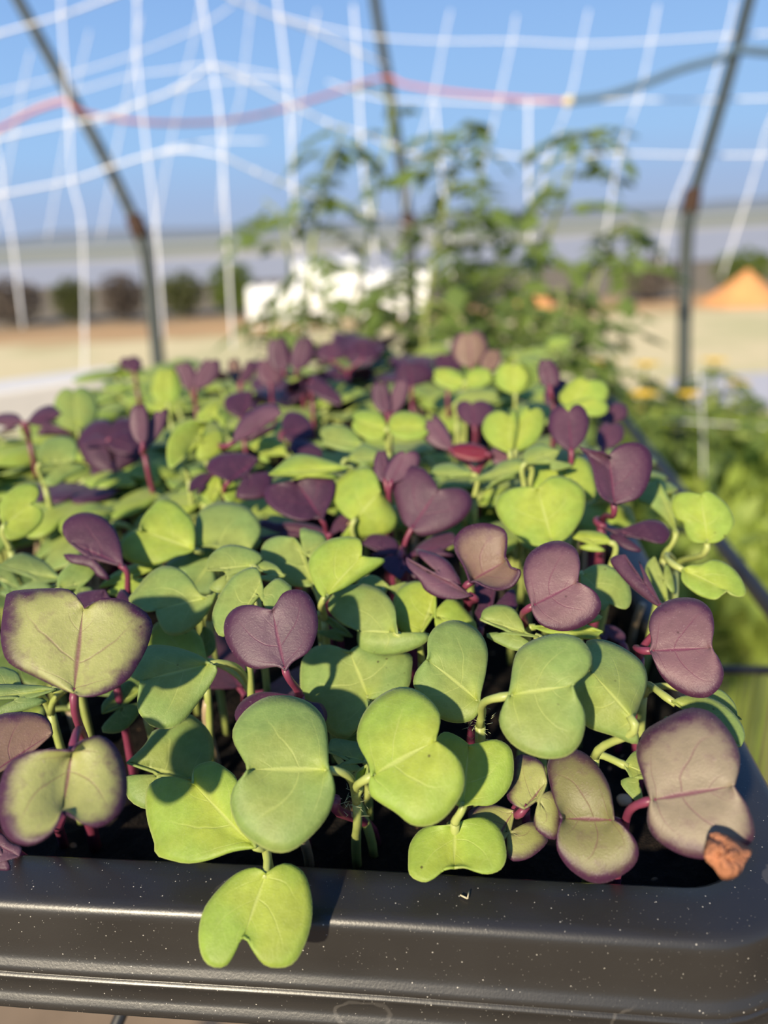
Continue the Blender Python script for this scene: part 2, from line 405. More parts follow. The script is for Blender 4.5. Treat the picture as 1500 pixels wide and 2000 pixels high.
# ------------------------------------------------------------------ tray
TW, TL, TR = .262, .362, .0125
def rrect(off_, n=10):
    w, l, r = TW + 2 * off_, TL + 2 * off_, max(.002, TR + off_); pts = []
    for cx, cy, a0 in ((off_ - r, -off_ + r, -90), (off_ - r, TL + off_ - r, 0), (-TW - off_ + r, TL + off_ - r, 90), (-TW - off_ + r, -off_ + r, 180)):
        for k in range(n + 1):
            a = math.radians(a0 + 90 * k / n); pts.append((cx + r * math.cos(a), cy + r * math.sin(a)))
    # subdivide straight runs
    out = []
    for i, p in enumerate(pts):
        q2 = pts[(i + 1) % len(pts)]; out.append(p); d = math.dist(p, q2)
        m = int(d / .02)
        for k in range(1, m): out.append((p[0] + (q2[0] - p[0]) * k / m, p[1] + (q2[1] - p[1]) * k / m))
    return out
def sweep(prof, name, parent, org):
    mb = MB(); rings = []
    base = rrect(0)
    for o_, z in prof:
        r = rrect(o_)
        if len(r) != len(base):
            r = [(base[i][0] + 0, base[i][1]) for i in range(len(base))]
        rings.append([tl(x, y, z + .00025 * math.sin(x * 60 + y * 37)) for x, y in r])
    n = min(len(r) for r in rings); vs = [p for r in rings for p in r[:n]]; fs = []
    for i in range(len(rings) - 1):
        for k in range(n): k2 = (k + 1) % n; fs.append((i * n + k, i * n + k2, (i + 1) * n + k2, (i + 1) * n + k))
    mb.add(vs, fs); return mb.build(name, M['tray'], parent, org)
def rrect(off_, n=10):                                         # fixed count per side so every ring matches
    w, l, r = TW + 2 * off_, TL + 2 * off_, max(.002, TR + off_); cs = []
    for cx, cy, a0 in ((off_ - r, -off_ + r, -90), (off_ - r, TL + off_ - r, 0), (-TW - off_ + r, TL + off_ - r, 90), (-TW - off_ + r, -off_ + r, 180)):
        cs.append([(cx + r * math.cos(math.radians(a0 + 90 * k / n)), cy + r * math.sin(math.radians(a0 + 90 * k / n))) for k in range(n + 1)])
    out = []
    for i in range(4):
        out += cs[i]; p = cs[i][-1]; q2 = cs[(i + 1) % 4][0]
        for k in range(1, 14): out.append((p[0] + (q2[0] - p[0]) * k / 14, p[1] + (q2[1] - p[1]) * k / 14))
    return out
tc = tl(-TW / 2, TL / 2, BZ + .0045)
tray = empty('seedling_tray', tc, 'black plastic seedling tray with a ridged rim full of radish seedlings', 'tray')
sweep([(-.0040, -.030), (-.0022, -.012), (-.0010, -.003), (-.0004, -.0008), (.0006, 0), (.004, .0001), (.0085, -.0001), (.0098, -.0004), (.0106, -.0009), (.0111, -.0018), (.0113, -.003),
       (.0119, -.0085), (.0123, -.0110), (.0128, -.0120), (.0134, -.0127), (.0137, -.0133), (.0138, -.0139), (.0134, -.0145), (.0127, -.0149), (.0126, -.0152), (.0129, -.01545), (.0134, -.0157), (.0135, -.0161), (.0133, -.0165), (.0133, -.0180), (.0134, -.0192),
       (.0138, -.0199), (.0144, -.0206), (.0147, -.0213), (.0147, -.0219), (.0145, -.0222), (.0146, -.0224), (.0144, -.0226), (.0132, -.0226), (.0115, -.0215)], 'rim', tray, tc)
sweep([(-.0038, -.028), (-.006, -.045), (-.0075, -.054), (-.009, -.0556), (-.012, -.056), (-.05, -.056), (-.125, -.056)], 'tray_body', tray, tc)
# soil
so = MB(); vs = []; fs = []; nx, ny = 70, 96; SZ = -.0125
for j in range(ny + 1):
    for i in range(nx + 1):
        u = -TW + .0012 + (TW - .0024) * i / nx; v = .0012 + (TL - .0024) * j / ny
        # keep inside the rounded corners
        p = tl(u, v, 0); z = SZ + .0022 * mnoise.noise(p * 170) + .0022 * mnoise.noise(p * 420)
        vs.append((p.x, p.y, z))
for j in range(ny):
    for i in range(nx):
        cu, cv = min(i, nx - 1 - i), min(j, ny - 1 - j)
        if cu + cv < 2: continue
        a = j * (nx + 1) + i; fs.append((a, a + 1, a + nx + 2, a + nx + 1))
so.add(vs, fs); tag(so.build('potting_soil', M['soil']), 'dark crumbly potting soil filling the black tray', 'soil', kind='stuff')

# ------------------------------------------------------------------ leaves
def cr(pts, n):                                               # Catmull-Rom through pts, n samples by chord length
    P = [Vector(p) for p in pts]; P = [P[0] * 2 - P[1]] + P + [P[-1] * 2 - P[-2]]
    seg = []; L = [0]
    for i in range(1, len(P) - 2):
        for k in range(8):
            t = k / 8; a, b, c, d = P[i - 1:i + 3]
            seg.append(.5 * ((2 * b) + (c - a) * t + (2 * a - 5 * b + 4 * c - d) * t * t + (3 * b - a - 3 * c + d) * t ** 3))
    seg.append(P[-2])
    for i in range(1, len(seg)): L.append(L[-1] + (seg[i] - seg[i - 1]).length)
    out = []; j = 0
    for k in range(n):
        x = L[-1] * k / (n - 1)
        while j < len(L) - 2 and L[j + 1] < x: j += 1
        f = (x - L[j]) / max(1e-9, L[j + 1] - L[j]); out.append(seg[j].lerp(seg[j + 1], min(1, max(0, f))))
    return out
CAN = [(.05, .30), (.22, .74), (.48, .98), (.72, 1.0), (.98, .84), (1.13, .56), (1.14, .28), (1.06, .08)]
def expand(B, N, side):
    if len(side) == 1:
        B, N, Ex = Vector(B), Vector(N), Vector(side[0]); ax = N - B; l = Ex - (B + ax * .6)
        return [B + ax * a + l * b for a, b in CAN]
    return side
def leaf_grid(B, A, N, Bs, lift, W, fold=(.15, .15), dome=.24, wave=.03, ns=30, nr=6, seed=0, tipcurl=0):
    """two ruled halves, from the midrib B-N to each outline side; lift(p2, delta) puts a point on the leaf's own bent surface"""
    B2, N2 = Vector(B), Vector(N); vs = []; uv = []; fs = []
    sides = [cr([B2] + [Vector(p) for p in expand(B, N, s)] + [N2], ns) for s in (A, Bs)]
    mid = [B2.lerp(N2, i / (ns - 1)) for i in range(ns)]
    for i in range(ns):
        s = i / (ns - 1); vs.append(lift(mid[i], W * tipcurl * (s * s)))
        uv.append((s, .5))
    for h in (0, 1):
        b = len(vs)
        for i in range(ns):
            s = i / (ns - 1); o = sides[h][i]
            for k in range(1, nr + 1):
                r = k / nr; r_ = r ** .85
                dl = W * (fold[h] * r_ - dome * r_ * r_ * (.55 + .45 * math.sin(PI * s)) + wave * r_ * r_ * math.sin(s * 9 + seed * 2.1 + h * 1.7) + tipcurl * s * s)
                vs.append(lift(mid[i].lerp(o, r_), dl)); uv.append((s, .5 + .5 * r * (1 if h == 0 else -1)))
        for i in range(ns - 1):
            for k in range(nr):
                a0 = i if k == 0 else b + i * nr + k - 1; a1 = i + 1 if k == 0 else b + (i + 1) * nr + k - 1
                b0 = b + i * nr + k; b1 = b + (i + 1) * nr + k
                fs.append((a0, b0, b1, a1) if h == 0 else (a0, a1, b1, b0))
    return vs, fs, uv, mid
def leaf_mesh(vs, fs, uv, mat, org):
    mb = MB(); mb.add([Vector(p) - org for p in vs], fs, 0, uv); me = mb.mesh('cotyledon', mat); return me
def weld(me):
    import bmesh
    bm = bmesh.new(); bm.from_mesh(me); bmesh.ops.remove_doubles(bm, verts=bm.verts, dist=2e-6)
    bmesh.ops.recalc_face_normals(bm, faces=bm.faces); bm.to_mesh(me); bm.free()
def solid(o, th=.00042):
    m = o.modifiers.new('thickness', 'SOLIDIFY'); m.thickness = th; m.offset = 0; m.use_rim = True
REG = {1: (0, 1100, 1 / 3), 2: (400, 1100, .4), 3: (900, 1000, .4), 4: (0, 850, .4), 5: (500, 850, .4), 6: (900, 800, .4), 7: (0, 650, .4), 8: (500, 620, 1 / 1.875), 9: (0, 1600, .5), 0: (0, 0, 1)}
def tp(R, p): x, y, k = REG[R]; return (x + p[0] * k, y + p[1] * k)
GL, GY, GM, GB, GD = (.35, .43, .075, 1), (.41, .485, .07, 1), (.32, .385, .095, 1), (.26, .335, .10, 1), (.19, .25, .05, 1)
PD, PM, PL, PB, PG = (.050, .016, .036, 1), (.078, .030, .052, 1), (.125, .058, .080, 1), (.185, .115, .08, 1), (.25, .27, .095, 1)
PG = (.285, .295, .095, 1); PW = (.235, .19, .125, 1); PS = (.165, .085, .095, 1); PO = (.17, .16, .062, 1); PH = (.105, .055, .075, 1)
PURPLE = (PD, PM, PL, PB, PG, PW, PS, PO, PH)
nleaf = [0]
def L(R, B, A, N, Bs, h, f=.55, lean=0., fold=.14, dome=.24, c=GM, tip=0., side=0):
    return dict(R=R, B=B, A=A, N=N, Bs=Bs, h=h, f=f, lean=lean, fold=fold, dome=dome, c=c, tip=tip)
LAND = []
def bez(a, b, c, d, n):
    out = []
    for i in range(n):
        t = i / (n - 1); q = 1 - t; out.append(a * q ** 3 + b * 3 * q * q * t + c * 3 * q * t * t + d * t ** 3)
    return out
def inside(p, m=.003):
    d = p - C0; u = max(-TW + m, min(-m, d.dot(E1))); v = max(m, min(TL - m, d.dot(E2))); return tl(u, v, 0)
def seedling(label, hub, leaves, short=None, stem=None, hairy=False, sr=.00085, base=None):
    """hub: (region, x, y, height) where the two leaf stalks meet, or None"""
    built = []
    for d in leaves:
        R = d['R']; B = tp(R, d['B']); N = tp(R, d['N']); A = [tp(R, p) for p in d['A']]; Bs = [tp(R, p) for p in d['Bs']]
        allp = [B, N] + expand(B, N, A) + expand(B, N, Bs)
        cx = (min(p[0] for p in allp) + max(p[0] for p in allp)) / 2; cy = (min(p[1] for p in allp) + max(p[1] for p in allp)) / 2
        Pc = atz(cx, cy, d['h']); tocam = (CAM - Pc).normalized()
        n = (Vector((0, 0, 1)) * (1 - d['f']) + tocam * d['f'] + Vector((1, 0, 0)) * d['lean']).normalized(); c0 = n.dot(Pc)
        def lift(p, dl, n=n, c0=c0):
            r = ray(p[0], p[1]); return CAM + r * ((c0 + dl - n.dot(CAM)) / n.dot(r))
        ax = (Vector(N) - Vector(B)); al = max(ax.length, 1)
        wpx = max(abs((Vector(p) - Vector(B)).cross(ax) if False else ((p[0] - B[0]) * ax.y - (p[1] - B[1]) * ax.x)) / al for p in allp)
        dep = (Pc - CAM).dot(CF); W = max(.003, min(.014, max(wpx, al * .5) * dep / FPX))
        fo = d['fold']; fo = fo if isinstance(fo, tuple) else (fo, fo); nleaf[0] += 1
        vs, fs, uv, mid = leaf_grid(B, A, N, Bs, lift, W, (fo[0] * 1.7, fo[1] * 1.7), d['dome'] * 1.3, .035, 30, 6, nleaf[0], d['tip'])
        built.append((d, vs, fs, uv, vs[0], (vs[1] - vs[0]).normalized(), Pc))
    mb = sum((b[4] for b in built), Vector()) / len(built)
    if hub: R, x, y, h = hub; x, y = tp(R, (x, y)); H = atz(x, y, h)
    else:
        H = mb - Vector((0, 0, .007)); H = H + (inside(H) - Vector((H.x, H.y, 0))) * .6
    H.z = max(H.z, -.008)
    g = inside(Vector((H.x, H.y, 0)) + Vector((random.uniform(-.003, .003), random.uniform(0, .004), 0))) if base is None else inside(atz(*base))
    g.z = SZ - .001
    pur = built[0][0]['c'] in PURPLE
    e = empty('radish_seedling', g, label, 'seedling', 'radish seedlings in the tray')
    sm = M[stem] if stem else (M['pstem'] if pur else M['gstem'])
    st = MB(); top = Vector((0, 0, 1)); ln = (H - g).length
    st.tube(bez(g, g + Vector((0, 0, ln * .4)), H - Vector((0, 0, ln * .3)), H, 9), [sr * 1.15] * 4 + [sr] * 5, 8)
    st.build('stem', sm, e, g)
    for d, vs, fs, uv, Bp, dr, Pc in built:
        me = leaf_mesh(vs, fs, uv, M['purple'] if d['c'] in PURPLE else M['green'], g); weld(me)
        o = link('cotyledon', me, e, d['c']); solid(o)
        ln = (Bp - H).length
        if ln > .0006:
            pe = MB(); dr2 = dr if ln > .002 else (Bp - H).normalized()
            pp = bez(H, H + Vector((0, 0, ln * .3)) + (Bp - H) * .1, Bp - dr2 * ln * .35, Bp + dr2 * .0008, 9)
            pe.tube(pp, [.00085, .0008, .00075, .0007, .0007, .0007, .0007, .0008, .0007], 8)
            pe.build('petiole', M['pstem'] if d['c'] in PURPLE else M['gstem'], e, g)
    if hairy:
        hb = MB(); rnd = random.Random(3)
        for k in range(46):
            p = H + Vector((rnd.gauss(0, .0012), rnd.gauss(0, .0012), rnd.uniform(-.003, .003)))
            d = Vector((rnd.gauss(0, 1), rnd.gauss(0, 1), rnd.gauss(0, .5))).normalized()
            hb.tube([p, p + d * rnd.uniform(.0006, .0018)], [.00005, .00002], 4)
        hb.build('hairs', M['hair'], e, g)
    px_ = topx(sum((b[6] for b in built), Vector()) / len(built)); LAND.append((px_[0], px_[1], label))
    return e
# ------------------------------------------------------------------ seedlings near the front, leaf by leaf
seedling('large yellow-green seedling at front centre with two broad notched leaves and a hairy forked stem', (2, 742, 1165, .0135), [
    L(2, (605, 1010), [(600, 980), (597, 850), (580, 760), (520, 690), (440, 655), (370, 648), (290, 660), (200, 720), (145, 800), (140, 860), (170, 920), (205, 980)], (210, 1010),
      [(625, 1060), (632, 1130), (600, 1230), (530, 1320), (430, 1400), (350, 1412), (270, 1380), (180, 1310), (130, 1200), (135, 1120), (170, 1060), (200, 1030)], .0245, .68, -.1, (.16, .2), .3, GM),
    L(2, (815, 1040), [(800, 970), (760, 900), (745, 840), (770, 750), (830, 670), (920, 615), (1000, 610), (1080, 650), (1140, 720), (1148, 780), (1130, 840)], (1125, 870),
      [(805, 1080), (810, 1130), (860, 1170), (940, 1220), (1000, 1270), (1060, 1285), (1130, 1270), (1200, 1210), (1260, 1110), (1265, 1030), (1240, 960), (1190, 910)], .0265, .55, -.25, (.16, .12), .26, GY),
    L(2, (752, 1110), [(735, 1060), (745, 1020)], (795, 985), [(812, 1020), (800, 1075)], .0185, .5, -.1, .3, .1, GY)], hairy=True, base=(697, 1685, SZ))
seedling('bright green seedling leaning out over the front rim with a deeply notched hanging leaf', (0, 520, 1660, .008), [
    L(9, (1040, 215), [(1000, 190), (930, 210), (860, 270), (800, 350), (778, 440), (785, 520), (810, 565), (850, 580), (885, 570), (905, 535), (920, 485)], (950, 462),
      [(1095, 178), (1140, 178), (1190, 215), (1216, 300), (1218, 390), (1195, 480), (1150, 560), (1090, 580), (1030, 565), (985, 500), (970, 470)], .0045, .78, -.12, (.12, .14), .2, GY),
    L(1, (1500, 1665), [(1440, 1540), (1420, 1400), (1390, 1270), (1340, 1215), (1250, 1165), (1170, 1180), (1132, 1215)], (1130, 1290),
      [(1460, 1670), (1350, 1690), (1220, 1740), (1100, 1760), (1000, 1740), (915, 1710), (910, 1650), (870, 1520), (855, 1400), (870, 1310), (950, 1255), (1050, 1262)], .0130, .5, -.2, (.22, .1), .2, GY)])
seedling('small bright green seedling right of centre with a leaf bent over the front rim', (2, 1222, 1268, .011), [
    L(2, (1262, 1190), [(1210, 1165), (1150, 1080), (1120, 950), (1135, 860), (1175, 825), (1240, 850)], (1290, 892),
      [(1310, 1180), (1400, 1180), (1470, 1120), (1505, 1040), (1500, 920), (1450, 870), (1400, 865), (1335, 882)], .0185, .72, -.12, (.1, .16), .24, GY),
    L(2, (1222, 1278), [(1150, 1280), (1060, 1300), (1005, 1370), (995, 1450), (1000, 1520), (1040, 1550), (1090, 1555), (1160, 1500)], (1218, 1488),
      [(1290, 1250), (1370, 1245), (1440, 1300), (1468, 1380), (1470, 1450), (1440, 1500), (1370, 1518), (1280, 1488)], .0070, .55, -.1, (.2, .2), .22, GY)], base=(880, 1640, SZ))
seedling('large bronze-green seedling at the left front with one upright and one folded leaf', (1, 500, 1060, .026), [
    L(1, (435, 760), [(340, 725), (180, 650), (50, 580), (10, 470), (10, 370), (30, 240), (45, 180), (120, 160), (300, 150), (400, 155), (450, 195)], (490, 260),
      [(480, 785), (600, 770), (740, 690), (800, 610), (860, 500), (890, 400), (890, 340), (840, 280), (720, 215), (600, 205), (535, 235)], .0440, .72, -.2, (.12, .16), .2, PG),
    L(1, (425, 1100), [(300, 1090), (150, 1110), (50, 1180), (5, 1290), (-10, 1400), (10, 1540), (60, 1620), (150, 1655), (240, 1630), (320, 1560)], (365, 1455),
      [(450, 1060), (520, 1020), (600, 1015), (680, 1080), (730, 1200), (745, 1330), (720, 1440), (640, 1520), (560, 1550), (470, 1520), (400, 1470)], .0300, .72, -.12, (.42, .42), .45, PG)], sr=.0012, base=(185, 1650, SZ))
seedling('dull bronze seedling cut by the left photo edge below the big bronze-green leaf', (1, -60, 1500, .012), [
    L(1, (-80, 1260), [(-90, 1000), (-20, 900), (100, 875), (230, 885), (290, 930)], (305, 1000), [(305, 1080), (250, 1150), (100, 1240), (0, 1290)], .0250, .55, -.1, .12, .2, PB),
    L(1, (-100, 1600), [(0, 1585), (60, 1640), (125, 1670)], (112, 1720), [(60, 1780), (0, 1800), (-60, 1780)], .0120, .55, -.1, .12, .2, PL)])
seedling('smooth green leaf pair seen edge-on at the left photo edge above the bronze leaf', (1, 300, 880, .018), [
    L(1, (330, 740), [(240, 722), (100, 715), (0, 712), (-100, 720)], (-150, 800), [(-80, 890), (0, 895), (150, 862), (270, 795)], .0290, .5, -.1, .14, .24, GB),
    L(1, (130, 730), [(105, 650), (50, 620), (0, 612), (-80, 640)], (-120, 690), [(-60, 735), (40, 738)], .0290, .45, 0, .14, .2, GB)])
seedling('purple leaf peeking from behind the top of the big bronze-green leaf', None, [
    L(1, (640, 520), [(520, 420), (440, 250), (450, 185), (520, 165)], (610, 158), [(700, 165), (770, 200), (860, 290), (800, 420)], .0330, .5, -.1, .1, .2, PD)])
seedling('fresh green seedling left of the dark purple heart with brown specks on a notched leaf', (1, 1480, 780, .018), [
    L(1, (1235, 590), [(1150, 535), (1000, 490), (860, 490), (795, 560), (765, 650), (772, 680)], (826, 690),
      [(1268, 602), (1272, 640), (1230, 720), (1150, 830), (1080, 920), (1000, 970), (900, 960), (840, 910), (808, 850), (815, 750)], .0285, .6, -.15, (.15, .2), .28, GM),
    L(1, (1215, 572), [(1180, 440), (1100, 370), (950, 340), (880, 400)], (830, 520), [(900, 600), (1050, 620)], .0270, .45, -.2, .14, .2, GY)])
seedling('small dark green leaf showing between the specked leaf and the purple heart', None, [
    L(1, (1185, 570), [(1255, 520), (1262, 450), (1240, 400)], (1190, 370), [(1140, 380), (1150, 480)], .0250, .5, 0, .14, .2, GD)])
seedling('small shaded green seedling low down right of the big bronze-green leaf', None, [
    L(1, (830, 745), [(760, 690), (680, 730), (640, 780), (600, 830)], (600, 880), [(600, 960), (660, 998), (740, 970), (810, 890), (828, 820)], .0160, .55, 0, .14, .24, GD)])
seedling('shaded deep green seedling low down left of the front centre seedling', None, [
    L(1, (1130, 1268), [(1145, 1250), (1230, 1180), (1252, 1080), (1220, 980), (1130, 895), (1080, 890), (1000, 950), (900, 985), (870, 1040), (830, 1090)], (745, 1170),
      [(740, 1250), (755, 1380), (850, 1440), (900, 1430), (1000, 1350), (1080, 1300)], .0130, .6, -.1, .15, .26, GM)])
seedling('dark purple heart-shaped leaf standing upright just behind the front centre seedling', (2, 462, 650, .026), [
    L(2, (393, 525), [(350, 500), (250, 515), (170, 480), (110, 390), (95, 320), (110, 260), (160, 215), (230, 205), (290, 222)], (330, 228),
      [(430, 480), (510, 430), (548, 340), (550, 260), (530, 190), (490, 140), (430, 130), (380, 150), (350, 200)], .0390, .78, -.2, (.12, .12), .2, PH),
    L(2, (455, 655), [(330, 632), (240, 640), (170, 690), (150, 760), (220, 830)], (400, 830), [(520, 680), (570, 690), (597, 740), (580, 785), (500, 830)], .0215, .5, -.1, .12, .2, PD)], sr=.0011)
seedling('broad sunlit green leaf behind the front centre seedling right of the purple heart', None, [
    L(2, (800, 665), [(780, 760), (700, 850), (620, 840), (540, 740), (480, 660), (467, 580), (475, 480), (520, 420), (590, 400), (650, 412), (685, 428)], (708, 432),
      [(900, 650), (990, 612), (1010, 520), (1002, 445), (890, 440), (780, 402), (735, 412)], .0215, .6, -.2, (.18, .14), .26, GM)])
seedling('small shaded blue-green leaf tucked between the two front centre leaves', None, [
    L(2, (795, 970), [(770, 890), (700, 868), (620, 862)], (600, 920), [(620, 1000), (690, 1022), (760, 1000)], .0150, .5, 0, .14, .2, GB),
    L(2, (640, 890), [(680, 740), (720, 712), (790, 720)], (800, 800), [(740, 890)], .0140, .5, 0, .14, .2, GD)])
seedling('blue-green wavy leaf with a pointed lobe above the broad sunlit green leaf', None, [
    L(2, (940, 345), [(936, 290), (925, 210), (870, 140), (790, 105), (710, 110), (640, 140), (602, 200), (620, 250), (680, 300), (735, 318)], (750, 332),
      [(965, 345), (1097, 347), (1060, 400), (950, 440), (850, 448), (770, 430), (748, 380)], .0320, .5, -.25, (.2, .05), .26, GM)])
seedling('sunlit yellow-green leaf directly right of the wavy leaf with the pointed lobe', None, [
    L(2, (1055, 345), [(980, 345), (930, 290), (918, 220), (938, 140), (1000, 95), (1060, 92), (1100, 125)], (1125, 140),
      [(1190, 172), (1280, 238), (1328, 310), (1300, 380), (1150, 385)], .0310, .5, -.1, (.15, .15), .26, GY)])
seedling('green seedling right of centre with a hairy fork and a large round leaf', (2, 1345, 795, .021), [
    L(2, (1342, 680), [(1345, 640), (1370, 540), (1380, 430), (1350, 350), (1290, 300), (1210, 280), (1130, 310), (1090, 370), (1092, 440)], (1085, 472),
      [(1335, 715), (1318, 755), (1260, 778), (1180, 770), (1110, 730), (1060, 660), (1022, 600), (1030, 540), (1065, 492)], .0300, .6, .05, (.18, .14), .28, GM),
    L(3, (235, 897), [(245, 850), (270, 700), (330, 640), (420, 605), (500, 597), (580, 620), (630, 680), (637, 740), (610, 790), (570, 818)], (545, 850),
      [(205, 960), (190, 1020), (210, 1080), (260, 1140), (340, 1185), (430, 1205), (520, 1190), (580, 1130), (605, 1040), (600, 970), (565, 905)], .0350, .66, -.1, (.14, .18), .28, GM)], hairy=True, sr=.001)
seedling('folded bright green leaf with a pointed tip touching the large round leaf', (3, 655, 1195, .019), [
    L(3, (840, 1015), [(872, 940), (907, 830), (885, 740), (800, 670), (700, 628), (612, 635), (625, 700)], (638, 782),
      [(862, 1130), (740, 1090), (620, 1050), (600, 1000), (560, 900), (546, 850), (590, 805)], .0330, .55, .0, (-.25, -.2), .1, GM),
    L(3, (795, 1235), [(850, 1170), (930, 1180)], (960, 1300), [(892, 1430), (830, 1390), (785, 1310)], .0170, .5, 0, .14, .2, GM)])
seedling('large bronze seedling at the right front corner with a withered orange leaf tip', (3, 795, 1570, .009), [
    L(3, (932, 1408), [(905, 1330), (870, 1230), (860, 1150), (900, 1070), (980, 1020), (1080, 970), (1150, 958), (1230, 985), (1300, 1060), (1350, 1150), (1360, 1230), (1342, 1300)], (1330, 1340),
      [(915, 1470), (920, 1540), (960, 1600), (1050, 1660), (1150, 1690), (1250, 1690), (1350, 1650), (1420, 1610), (1430, 1540), (1400, 1440), (1350, 1370)], .0240, .72, -.1, (.14, .16), .26, PW),
    L(3, (748, 1505), [(740, 1430), (720, 1330), (660, 1230), (590, 1170), (510, 1152), (450, 1180), (425, 1240), (440, 1340), (468, 1440)], (493, 1498),
      [(800, 1540), (850, 1600), (868, 1660), (850, 1720), (790, 1770), (700, 1810), (620, 1800), (530, 1740), (475, 1660), (468, 1590), (480, 1530)], .0130, .68, -.1, (.3, .3), .38, PO)], sr=.0011)
seedling('mottled green and brown seedling in the shade between the two front right seedlings', (3, 318, 1450, .001), [
    L(3, (312, 1450), [(250, 1425), (225, 1380), (260, 1300), (270, 1200), (330, 1190), (395, 1225), (415, 1290)], (418, 1320), [(450, 1360), (490, 1470), (470, 1590), (420, 1590), (360, 1520)], .0140, .6, 0, .14, .24, PG),
    L(3, (260, 1460), [(150, 1430), (60, 1450), (40, 1500)], (150, 1640), [(230, 1680), (310, 1700), (390, 1650), (425, 1590), (350, 1510)], .0070, .5, 0, .14, .24, PG)])
seedling('dusty purple seedling right of centre with a heart-shaped leaf tilted to the right', (3, 315, 575, .029), [
    L(3, (350, 460), [(338, 420), (310, 330), (310, 260), (340, 200), (410, 155), (490, 143), (560, 180), (582, 250), (575, 310)], (570, 345),
      [(355, 500), (390, 550), (460, 578), (540, 578), (620, 545), (670, 500), (685, 450), (660, 395), (610, 360)], .0420, .66, -.1, (.16, .16), .24, PS)], sr=.0011)
seedling('pinkish purple seedling near the right side with a broad leaf and a narrow folded leaf', (3, 868, 712, .024), [
    L(3, (925, 680), [(935, 620), (920, 560), (940, 490), (1000, 440), (1080, 420), (1160, 430), (1220, 480), (1235, 560), (1222, 640)], (1225, 665),
      [(945, 730), (980, 800), (1040, 860), (1120, 900), (1200, 905), (1260, 860), (1283, 790), (1260, 720), (1237, 690)], .0340, .68, -.05, (.14, .18), .26, PS),
    L(3, (985, 468), [(930, 440), (850, 380), (780, 310), (732, 245), (750, 218)], (800, 210), [(870, 240), (892, 300), (905, 380), (950, 440)], .0380, .55, -.1, .1, .2, PM)], sr=.0012)
seedling('small green leaf below the dusty purple heart at right of centre', None, [
    L(3, (380, 610), [(315, 590), (295, 530), (250, 470), (180, 455), (115, 478)], (95, 525), [(125, 595), (200, 650), (290, 680), (340, 640)], .0320, .5, -.1, .18, .24, GM)])
seedling('yellow-green leaf lying flat under the dusty purple heart', None, [
    L(3, (345, 560), [(420, 590), (520, 605), (640, 622)], (692, 585), [(685, 530), (600, 480), (450, 480)], .0310, .45, 0, .14, .2, GY)])
seedling('dark purple leaf between the curled bronze leaf and the small green leaf', None, [
    L(3, (95, 580), [(70, 500), (88, 450), (65, 370), (85, 345)], (170, 360), [(240, 380), (270, 430), (265, 480), (150, 560)], .0300, .5, 0, .12, .2, PD)])
seedling('bright green notched leaf right of the dusty purple heart', None, [
    L(3, (590, 300), [(650, 262), (720, 263), (790, 312), (826, 375), (829, 445), (798, 476)], (728, 445), [(588, 350), (620, 430), (690, 487), (715, 460)], .0340, .5, -.1, .14, .26, GM)])
seedling('small round green leaf just above the dusty purple heart on its right', None, [
    L(3, (740, 150), [(700, 110), (640, 93), (570, 98)], (546, 125), [(580, 170), (640, 192), (705, 186)], .0370, .45, 0, .1, .24, GY)])
seedling('green seedling leaning out over the right rim with two pale ragged leaves', (6, 1040, 790, .024), [
    L(6, (1205, 650), [(1130, 645), (1095, 590), (1085, 550), (1050, 530), (1028, 470), (1050, 415), (1110, 405)], (1172, 418),
      [(1260, 645), (1312, 600), (1335, 550), (1310, 480), (1260, 430), (1205, 400)], .0420, .62, 0, (.16, .16), .24, GY),
    L(3, (1080, 282), [(1120, 262), (1180, 258), (1230, 235), (1290, 250), (1350, 300), (1388, 370), (1385, 410), (1340, 412)], (1300, 385),
      [(1078, 330), (1110, 370), (1170, 410), (1240, 428), (1280, 402)], .0340, .5, 0, .2, .24, GY),
    L(3, (1010, 450), [(940, 405), (905, 300), (912, 250)], (945, 220), [(1000, 250), (1035, 320), (1035, 400)], .0320, .6, 0, .1, .24, GM)])
seedling('low green seedling reaching over the right rim behind the big bronze leaf', (3, 890, 895, .016), [
    L(3, (1030, 925), [(1100, 898), (1210, 905), (1300, 955), (1365, 1030), (1385, 1100)], (1362, 1145), [(1250, 1070), (1100, 1010), (990, 1015)], .0230, .5, 0, .16, .24, GM),
    L(3, (1190, 905), [(1260, 868), (1330, 930)], (1352, 1000), [(1280, 965)], .0200, .45, 0, .14, .2, GM)])
seedling('tiny dark purple leaf low between the dusty purple heart and the pinkish purple seedling', None, [
    L(3, (795, 650), [(800, 600), (750, 560)], (705, 553), [(680, 600), (700, 640)], .0200, .5, 0, .1, .2, PM)])
seedling('dark purple heart with a long magenta stalk in the middle of the tray', (5, 718, 585, .030), [
    L(5, (762, 455), [(720, 425), (688, 340), (668, 260), (680, 190), (740, 150), (810, 160), (860, 210), (882, 250)], (888, 270),
      [(795, 488), (860, 486), (950, 452), (1020, 402), (1055, 340), (1045, 290), (1000, 262), (930, 263)], .0430, .72, -.1, (.1, .12), .22, PM),
    L(5, (700, 585), [(685, 520), (630, 490), (560, 488)], (520, 530), [(560, 585), (640, 595)], .0340, .45, 0, .12, .2, PD),
    L(5, (705, 592), [(630, 595), (625, 650)], (700, 705), [(785, 705), (770, 620)], .0320, .5, 0, .12, .2, PD)], sr=.0012)
seedling('reddish purple leaf lying low right of the long magenta stalk', None, [
    L(5, (760, 585), [(800, 535), (880, 490), (955, 477)], (985, 520), [(970, 590), (880, 585)], .0330, .4, 0, .12, .2, PM)])
